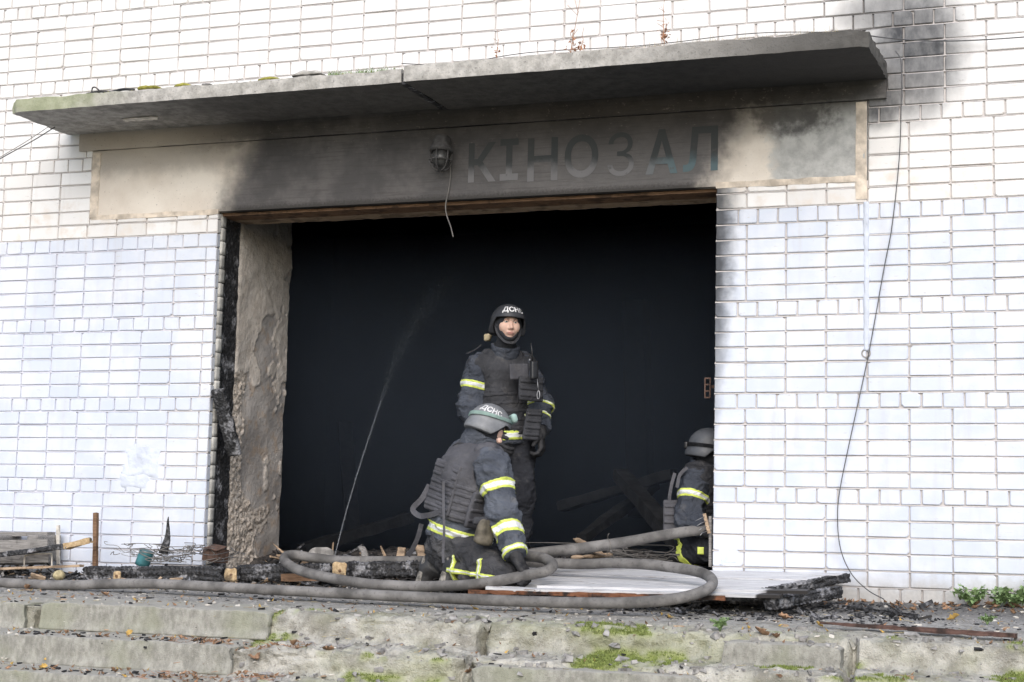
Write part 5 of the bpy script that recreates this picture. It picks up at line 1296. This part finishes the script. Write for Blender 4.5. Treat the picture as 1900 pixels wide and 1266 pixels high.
# ================================================================ LAMP, CABLES, WIRES
LA = empty('bulkhead_lamp', 'sooty caged lamp hanging on the lintel under the canopy', 'lamp', at(818, 250, -.02))
LS = 1.2; c_ = at(818, 288, -.10); ax = unit((0, -.10, -1)); _, a_, b_ = frame_of(ax)
def lathe(name, prof, mat, par, n=20):
    m = MB(); m.add([c_+ax*h*LS+(a_*math.cos(t)+b_*math.sin(t))*r*LS*.95 for h, r in prof for t in np.linspace(0, 6.2832, n+1)[:-1]],
        [(i*n+k, i*n+(k+1) % n, (i+1)*n+(k+1) % n, (i+1)*n+k) for i in range(len(prof)-1) for k in range(n)]+[tuple(range(n))[::-1], tuple(range((len(prof)-1)*n, len(prof)*n))]); return m.obj(name, mat, par, True)
lathe('housing', [(-.115, .030), (-.11, .045), (-.06, .058), (-.045, .062), (-.043, .073), (-.018, .073), (-.016, .060)], MT['lamp'], LA)
lathe('glass_jar', [(-.02, .050), (.02, .052), (.045, .048), (.065, .030), (.072, .008)], simple('smoked_glass', (.06, .06, .06), .35, .5, .3), LA)
for k in range(6):
    t = k*1.0472; d_ = a_*math.cos(t)+b_*math.sin(t); m = MB(); m.tube(spline([c_+ax*-.024+d_*.077, c_+ax*.036+d_*.077, c_+ax*.09+d_*.058, c_+ax*.114+d_*.014], 14), .0045, 6); m.obj('guard_wire', MT['lamp'], LA, True)
m = MB(); m.tube([c_+ax*.042+(a_*math.cos(t)+b_*math.sin(t))*.077 for t in np.linspace(0, 6.2832, 26)], .0045, 6); m.obj('guard_ring', MT['lamp'], LA, True)
m = MB(); m.box(c_+np.array([0, .05, .11]), (.06, .11, .055)); m.obj('bracket', MT['lamp'], LA)
def wire(name, pts, r, mat, label, n=60, cat='cable', group='cables and wires on the wall'):
    m = MB(); m.tube(spline(pts, n), r, 6); return tag(m.obj(name, mat, None, True), label, cat, group)
wire('cable', [at(836, 268, -.03), at(836, 320, -.012), at(833, 350, -.012), at(827, 380, -.012), at(829, 400, .0), at(836, 420, .0), at(841, 440, .0)], .0045, MT['wirel'], 'frayed cable dangling from the caged lamp')
c_ = at(841, 437, 0); m = MB()
wire('wire', [at(1662, 95, -.08), at(1672, 118, -.07), at(1672, 200, -.05), at(1668, 300, -.03), at(1655, 420, -.02), at(1640, 500, -.02), at(1612, 655, -.02), at(1585, 780, -.025), at(1560, 900, -.03), at(1554, 960, -.03), at(1560, 1020, -.04), at(1580, 1065, -.06), at(1610, 1095, -.10), at(1640, 1112, -.16)], .0035, MT['wire'], 'long thin wire hanging down the right wall from the canopy end', 140, 'wire')
wire('wire', [at(1585, 62, -.70), at(1640, 70, -.30), at(1700, 75, -.05), at(1780, 76, -.05), at(1900, 69, -.05), at(2050, 55, -.05)], .004, MT['wire'], 'thin wire running right from the burnt end of the canopy', 60, 'wire')
wire('wire', [at(102, 236, -.35), at(60, 262, -.35), at(0, 295, -.35), at(-90, 350, -.35)], .004, MT['wire'], 'dark thin wire slanting down from the left end of the canopy', 40, 'wire')
wire('wire', [at(92, 234, -.30), at(50, 262, -.30), at(0, 292, -.30), at(-90, 345, -.30)], .0025, MT['wirel'], 'fine pale wire slanting beside the dark wire at the left canopy end', 40, 'wire')
wire('wire', [at(745, 118, -.60), at(840, 120, -.60), at(980, 98, -.60), at(1200, 84, -.55), at(1400, 62, -.55), at(1590, 60, -.60)], .003, MT['wire'], 'thin wire stretched along the top edge of the right canopy slab', 60, 'wire')
wire('cable', [at(160, 176, -.66), at(185, 170, -.64), at(205, 171, -.62), at(230, 166, -.64), at(250, 167, -.62)], .010, MT['black'], 'short black cable curled on top of the left canopy slab', 40)
wire('cable', [at(170, 172, -.62), at(172, 163, -.62), at(178, 163, -.62), at(186, 170, -.62)], .005, MT['black'], 'small black wire loop standing up on the left canopy slab', 24)

# ================================================================ GROWTH ON THE CANOPY
def mound(name, u, v, w_, h_, d_, mat, seed, label, cat, y=-.66):
    def dome(V):
        q = np.clip(1-(V[:, 0]/w_*2)**2, 0, 1)**.5; V[:, 2] = -h_/2+(V[:, 2]+h_/2)*(.15+.85*q*(.7+.5*fbm(V+seed, 18, 2, seed))); return V
    V, Q = rough_box(at(u, v, y), (w_, d_, h_), None, .010, .008, 26, h_*.45, seed, taper=dome); return tag(fast_obj(name, V, Q, MT[mat], None), label, cat)
mound('moss_cushion', 280, 163, .17, .040, .10, 'ymoss', 1, 'yellow moss cushion on the front edge of the left canopy slab, the larger one', 'moss')
mound('moss_cushion', 342, 159, .13, .030, .08, 'ymoss', 2, 'smaller flat yellow moss cushion beside the pebble on the canopy', 'moss')
mound('moss_cushion', 502, 147, .16, .030, .08, 'ymoss', 3, 'yellow moss cushion left of the loose concrete lump on the canopy', 'moss')
mound('pebble', 385, 156, .07, .028, .05, 'ash', 4, 'brownish pebble on the front edge of the canopy', 'stone')
mound('loose_concrete', 577, 139, .23, .045, .14, 'concrete', 5, 'loose lump of concrete lying on the left canopy slab', 'concrete lump')
mound('brick_chip', 143, 182, .035, .015, .03, 'rust', 6, 'small red brick chip on the left canopy end', 'brick chip')
pts = [at(u, 0, -.69)*[1, 1, 0]+[0, RNG.uniform(-.02, .12), 2.782] for u in RNG.uniform(620, 745, 140)]
tag(blades('grass', pts, 5, .035, .006, MT['green'], .012, lean=.7), 'short green grass growing on the left canopy slab by the joint', 'grass')
pts = [at(u, 0, -.70)*[1, 1, 0]+[0, RNG.uniform(-.02, .1), 2.788] for u in RNG.uniform(1060, 1560, 150)]
tag(blades('grass', pts, 2, .06, .004, MT['straw'], .014, lean=.6), 'sparse dry grass along the right canopy slab', 'grass')
pts = [at(u, 0, -.70)*[1, 1, 0]+[0, RNG.uniform(-.02, .1), 2.780] for u in RNG.uniform(170, 1560, 260)]
tag(blades('moss', pts, 4, .014, .008, MT['ymoss'], .012, lean=.4), 'thin moss along the top edges of the canopy', 'moss')
def weed(u, v, top, label, seed, ng=5):
    root = empty('dry_weed', label, 'weed', at(u, v, -.66), 'dry weeds on the canopy'); b = at(u, v, -.66); t = at(u+top[0], top[1], -.62); rs = np.random.default_rng(seed)
    m = MB(); m.tube(spline([b, mixp(b, t, .5)+rs.normal(0, .012, 3), t], 14), np.linspace(.0030, .0012, 14), 5)
    for i in range(ng):
        k = rs.uniform(.2, .95); p_ = mixp(b, t, k); m.tube([p_, p_+rs.normal(0, .03, 3)+[0, 0, .03]], .0014, 4)
    m.obj('stem', MT['weed'], root, True); m = MB()
    for i in range(ng*5):
        k = rs.uniform(0, .5)**1.3; p_ = mixp(b, t, k)+rs.normal(0, .016, 3); d_ = unit(rs.normal(0, 1, 3)); e_ = unit(np.cross(d_, rs.normal(0, 1, 3))); l = rs.uniform(.008, .022)
        m.add([p_-d_*l, p_+e_*l*.4, p_+d_*l, p_-e_*l*.4], [(0, 1, 2, 3)])
    m.obj('leaves', MT['weed'], root)
weed(921, 108, (2, 55), 'small reddish dry weed on the canopy above the lamp side', 1, 3)
weed(1058, 100, (18, 0), 'tall thin dry weed on the canopy, left of the two tall ones', 2, 7)
weed(1076, 95, (4, 66), 'short reddish weed clump beside the tall thin weed on the canopy', 3, 5)
weed(1233, 82, (0, -6), 'tall reddish dry weed on the canopy reaching the top of the photo', 4, 8)

# ================================================================ RIGHT SIDE OF THE LANDING
o = beam('charred_stick', at(1545, 1124, -.55), at(1705, 1143, -.80), .030, .022, MT['char'], None, step=.012, amp=.006, seed=91, cell=.006); tag(o, 'thin black stick lying on the landing right of the fallen door', 'stick', 'sticks on the landing')
def tapr(V): k = np.clip((V[:, 0]+.7)/1.4, 0, 1); V[:, 1] *= .25+.75*smooth(k, 0, .35); V[:, 2] *= .4+.6*smooth(k, 0, .5); return V
o = beam('rail_strip', at(1522, 1156, -1.45), at(1886, 1180, -1.62), .055, .024, MT['redstrip'] if 'redstrip' in MT else MT.setdefault('redstrip', mat_wood('red_brown_strip', (.075, .045, .038), (.15, .09, .075), char=.8)), None, step=.014, amp=.006, seed=92, taper=tapr, ridge=.006); tag(o, 'long red-brown burnt strip of wood along the right edge of the landing', 'strip of wood')
o = beam('painted_splinter', at(1704, 1149, -.95), at(1728, 1143, -.92), .03, .014, MT['board'], None, step=.012, amp=.004, seed=93); tag(o, 'small white painted splinter at the tip of the black stick', 'splinter')
def leaf(name, p, L, mat, label, seed, group='fallen leaves', curl=.35):
    rs = np.random.default_rng(seed); n = 9; V = []; Fc = []
    for i in range(n):
        t = i/(n-1); w_ = L*.34*math.sin(math.pi*t**.8)**.8*(1+.25*math.sin(t*19+seed)); zc = L*curl*(t-.5)**2*2
        for e in (-1, -.5, 0, .5, 1): V.append((L*(t-.5), w_*e, zc+abs(e)**1.5*w_*(.5+curl)+.002*rs.normal()))
    for i in range(n-1):
        for k in range(4): a = i*5+k; Fc.append((a, a+5, a+6, a+1))
    B = np.array(Matrix.Rotation(rs.uniform(0, 6.28), 3, 'Z') @ Matrix.Rotation(rs.normal(0, .35), 3, 'X') @ Matrix.Rotation(rs.normal(.1, .3), 3, 'Y'))
    V = np.array(V)@B.T; V[:, 2] -= V[:, 2].min(); o = mesh_obj(name, V+np.asarray(p), Fc, MT[mat], None, True)
    return tag(o, label, 'leaf', group)
def gp(u, v):
    """point of the ground seen at a photo pixel"""
    d = FW + RT*(u-950)/F_PX - UP*(v-633)/F_PX; h = BV.ray_cast(Vector(CAM), Vector(d))
    return np.array(h[0]) if h[0] is not None else at(u, v, -1.5)
for i, (u, v, L, mt, lab) in enumerate(((608, 1208, .075, 'leafb', 'curled brown leaf on the broken middle steps'), (545, 1199, .06, 'leafb', 'brown leaf beside the end of the second left step'), (475, 1225, .09, 'leafb', 'crumpled brown leaf lying at the end of the second left step'), (195, 1106, .065, 'leafb', 'brown leaf on the landing above the top left step'),
        (1412, 1180, .085, 'leafb', 'large orange-brown leaf on the landing above the intact right step block'), (1440, 1186, .06, 'leafb', 'small orange leaf leaning beside the large one on the right'), (1455, 1150, .08, 'leafb', 'brown dry leaf lying on the landing in front of the burnt door end'), (1770, 1152, .075, 'leafy', 'pale yellow leaf on the landing before the green weeds'),
        (240, 1181, .055, 'leafy', 'yellow leaf on the first left tread'), (335, 1187, .05, 'leafb', 'brown leaf on the first left tread, right of the coal lump'), (80, 1241, .05, 'leafy', 'yellow leaf on the second left tread'), (210, 1249, .06, 'leafb', 'brown leaf on the second left tread'),
        (1840, 1118, .09, 'leafb', 'large brown leaf standing among the green weeds'), (1810, 1126, .08, 'leafb', 'reddish leaf at the foot of the green weeds'), (1880, 1125, .09, 'leafb', 'curled brown leaf at the right edge beneath the weeds'), (50, 1095, .06, 'leafb', 'brown leaf beneath the left hose'), (870, 1250, .05, 'leafb', 'small brown leaf on the broken lower step'), (1240, 1148, .045, 'leafy', 'small yellow leaf in front of the hose bend'), (1520, 1165, .05, 'leafy', 'small yellow leaf by the tip of the red-brown strip'))):
    p_ = gp(u, v)
    if p_[1] > -.03: p_ = at(u, v, -.10); p_[2] = zg(p_[0], p_[1])
    leaf('fallen_leaf', p_+[0, 0, .004], L, mt, lab, i+1)
def leaf_scatter(name, n, sampler, mat, L0, L1, label):
    V = []; Fc = []; k = 0
    for i in range(n):
        x, y, z = sampler(); L = random.uniform(L0, L1); B = np.array(Matrix.Rotation(random.uniform(0, 6.28), 3, 'Z') @ Matrix.Rotation(random.gauss(0, .5), 3, 'X'))
        c = np.array([(-L/2, 0, 0), (-L*.1, L*.28, .1*L), (L/2, 0, .02), (-L*.1, -L*.28, .1*L), (0, 0, -.02*L)])@B.T; c[:, 2] -= c[:, 2].min()
        V += (c+[x, y, z+.002]).tolist(); Fc += [tuple(j+k for j in f) for f in ((0, 1, 4), (1, 2, 4), (2, 3, 4), (3, 0, 4))]; k += 5
    return tag(mesh_obj(name, V, Fc, MT[mat]), label, 'leaf litter', kind='stuff')
leaf_scatter('leaf_litter', 170, on_ground(.2, 2.3, -.5, -.02, 2.0), 'leafb', .02, .06, 'brown leaf litter along the foot of the right wall')
leaf_scatter('leaf_litter', 190, on_ground(-5.4, 2.2, -2.65, -1.2), 'leafb', .012, .04, 'crumbled brown leaves on the steps')
leaf_scatter('leaf_litter', 90, on_ground(-5.4, 2.2, -2.65, -.8), 'leafy', .012, .035, 'crumbled yellow leaves on the steps')
leaf_scatter('leaf_litter', 120, on_ground(-2.75, -2.0, -2.5, -1.95), 'leafb', .015, .05, 'heap of brown leaf crumbs at the broken step end')
def needles(name, n, sampler, mat, label):
    m = MB()
    for i in range(n):
        x, y, z = sampler(); a = random.uniform(0, 6.28); l = random.uniform(.02, .07); d = np.array([math.cos(a), math.sin(a), random.gauss(0, .15)])*l
        p = np.array([x, y, z+.006]); m.tube([p-d/2, p+d/2], .0013, 3, False)
    return tag(m.obj(name, MT[mat]), label, 'straw', kind='stuff')
for f_ in leaf_bits: leaf_scatter('leaf_litter', 70, f_, 'leafb', .012, .045, 'crumbled brown leaves along the left tread')
needles('straw_litter', 260, on_ground(-2.9, -2.0, -2.5, -1.9), 'weed', 'dry straw bits at the broken ends of the left steps')
needles('straw_litter', 420, on_ground(-5.5, 2.3, -2.6, -.2), 'straw', 'dry straw bits scattered over landing and steps')
def weed_plant(u, v, label, seed, sc=1.0):
    b = gp(u, v)
    if v < 1140: b = at(u, v, -.11); b[2] = zg(b[0], b[1])
    b = b; root = empty('green_weed', label, 'weed', b, 'green weeds at the foot of the right wall'); rs = np.random.default_rng(seed); ms = MB(); ml = MB()
    for i in range(20):
        a = rs.uniform(0, 6.28); l = rs.uniform(.05, .16)*sc; tip = b+np.array([math.cos(a)*l*.8, math.sin(a)*l*.5, l*rs.uniform(.5, 1.0)])
        st = spline([b, mixp(b, tip, .5)+[0, 0, .02], tip], 8); ms.tube(st, .0016, 4)
        for j in range(9):
            k = rs.uniform(.45, 1); p = st[int(k*7)]; L = rs.uniform(.022, .044)*sc; d = unit(rs.normal(0, 1, 3)*[1, 1, .4]); e = unit(np.cross(d, [0, 0, 1]))+rs.normal(0, .3, 3); nn = np.array([0, 0, L*.25])
            q = [p, p+d*L*.35+e*L*.42+nn, p+d*L*.65+e*L*.22, p+d*L+e*L*.05-nn*.4, p+d*L*.65-e*L*.22, p+d*L*.35-e*L*.42+nn, p+d*L*.5-nn*.3]
            ml.add(q, [(0, 1, 6), (1, 2, 6), (2, 3, 6), (3, 4, 6), (4, 5, 6), (5, 0, 6)])
    ms.obj('stems', MT['green'], root, True); ml.obj('leaves', MT['green'], root)
weed_plant(1802, 1120, 'green weed with lobed leaves, leftmost of the clump at the right wall', 1, 1.0)
weed_plant(1852, 1122, 'low green weed between the two taller ones at the right wall', 2, .8)
weed_plant(1880, 1120, 'tallest green weed at the right edge of the photo', 3, 1.3)
weed_plant(1832, 1160, 'tiny tuft of green weed on the landing before the leaf litter', 4, .45)
weed_plant(1336, 1172, 'small green weed at the left end of the intact right step block', 5, .55)

# fallen charred roof timbers deep in the hall
for i, (p_, q_, w_, lab) in enumerate((((1150, 880, 2.6), (1262, 1010, 1.6), .12, 'charred roof timber fallen aslant behind the crouching firefighter'), ((1040, 940, 3.4), (1250, 880, 3.0), .10, 'thin burnt rafter lying across the gloom behind the raised hose'), ((1080, 1000, 2.2), (1215, 900, 3.2), .09, 'burnt rafter crossing under the slanting roof timber'),
        ((560, 1020, 2.4), (760, 960, 3.6), .11, 'charred rafter rising in the dark left of the kneeling firefighter'), ((640, 790, 5.5), (655, 1000, 4.5), .14, 'charred upright post deep in the dark hall'), ((1180, 560, 8.0), (1190, 960, 8.0), .30, 'burnt brick pillar far back in the dark hall'))):
    o = beam('charred_rafter', at(*p_), at(*q_), w_, w_*.8, MT['rafter'], None, step=.06, amp=.02, freq=6, seed=100+i); tag(o, lab, 'charred rafter', 'burnt roof timbers in the hall')
# small burnt splinters heaped along the sill
def splinters(n, sampler, mat, l0, l1, label):
    V = []; Fc = []; k = 0
    cube = np.array([[x, y, z] for x in (-.5, .5) for y in (-.5, .5) for z in (-.5, .5)], float)
    for i in range(n):
        x, y, z = sampler(); l = l0+(l1-l0)*random.random()**2; t_ = random.uniform(.004, .016)
        B = np.array(Matrix.Rotation(random.uniform(0, 6.28), 3, 'Z') @ Matrix.Rotation(random.gauss(0, .28), 3, 'Y') @ Matrix.Rotation(random.uniform(0, 3), 3, 'X'))
        c_ = cube*np.array([l, t_*random.uniform(1, 2.2), t_]); c_[4:, 1:] *= random.uniform(.2, 1); c_ = (c_+RNG.normal(0, .0015, (8, 3)))@B.T
        c_[:, 2] -= c_[:, 2].min(); V += (c_+[x, y, z]).tolist(); Fc += [tuple(j+k for j in f) for f in ((0, 1, 3, 2), (4, 6, 7, 5), (0, 4, 5, 1), (2, 3, 7, 6), (0, 2, 6, 4), (1, 5, 7, 3))]; k += 8
    return tag(mesh_obj('burnt_splinters', V, Fc, MT[mat]), label, 'splinters', kind='stuff')
splinters(330, on_ground(-5.6, -2.2, -.55, -.03), 'char', .02, .16, 'black burnt splinters along the foot of the left wall and beam')
splinters(120, on_ground(-5.6, -2.2, -.6, -.03), 'tan', .02, .12, 'brown splinters along the foot of the left wall')
splinters(90, on_ground(-5.6, -2.2, -.6, -.03), 'grey', .02, .10, 'ash-grey splinters along the foot of the left wall')
splinters(150, on_ground(-.6, 1.3, -1.15, -.25), 'char', .02, .14, 'black burnt splinters round the burnt end of the white door')
splinters(240, lambda: (random.uniform(-3.75, -.35), (yy := random.uniform(.3, 1.2)), -.53+.1*smooth(yy, .35, 1.0)), 'char', .03, .22, 'black burnt splinters on the rubble in the doorway')
splinters(110, lambda: (random.uniform(-3.75, -.35), (yy := random.uniform(.25, 1.0)), -.52+.1*smooth(yy, .35, 1.0)), 'tan', .03, .16, 'brown splinters on the rubble in the doorway')
# thin haze added to lift the hall's black; denser upward to even the tone
HAZE = bpy.data.materials.new('thin_added_haze'); HAZE.use_nodes = True; t_ = HAZE.node_tree; t_.nodes.clear()
vo = t_.nodes.new('ShaderNodeVolumePrincipled'); vo.inputs['Color'].default_value = (.60, .74, 1.0, 1); _g = t_.nodes.new('ShaderNodeNewGeometry'); _s3 = t_.nodes.new('ShaderNodeSeparateXYZ'); _mr = t_.nodes.new('ShaderNodeMapRange'); t_.links.new(_g.outputs['Position'], _s3.inputs[0]); t_.links.new(_s3.outputs[2], _mr.inputs[0])
for k_, v_ in zip((1, 2, 3, 4), (-.4, 2.6, .010, .098)): _mr.inputs[k_].default_value = v_
t_.links.new(_mr.outputs[0], vo.inputs['Density']); vo.inputs['Anisotropy'].default_value = 0.0
oo = t_.nodes.new('ShaderNodeOutputMaterial'); t_.links.new(vo.outputs[0], oo.inputs['Volume'])
m = MB(); m.box(((-10.3+3.8)/2, (.62+14.8)/2, (-.4+4.6)/2), (14.1, 14.18, 5.0)); tag(m.obj('added_haze', HAZE), 'thin haze added to lift the black of the hall', 'added_haze', kind='stuff')
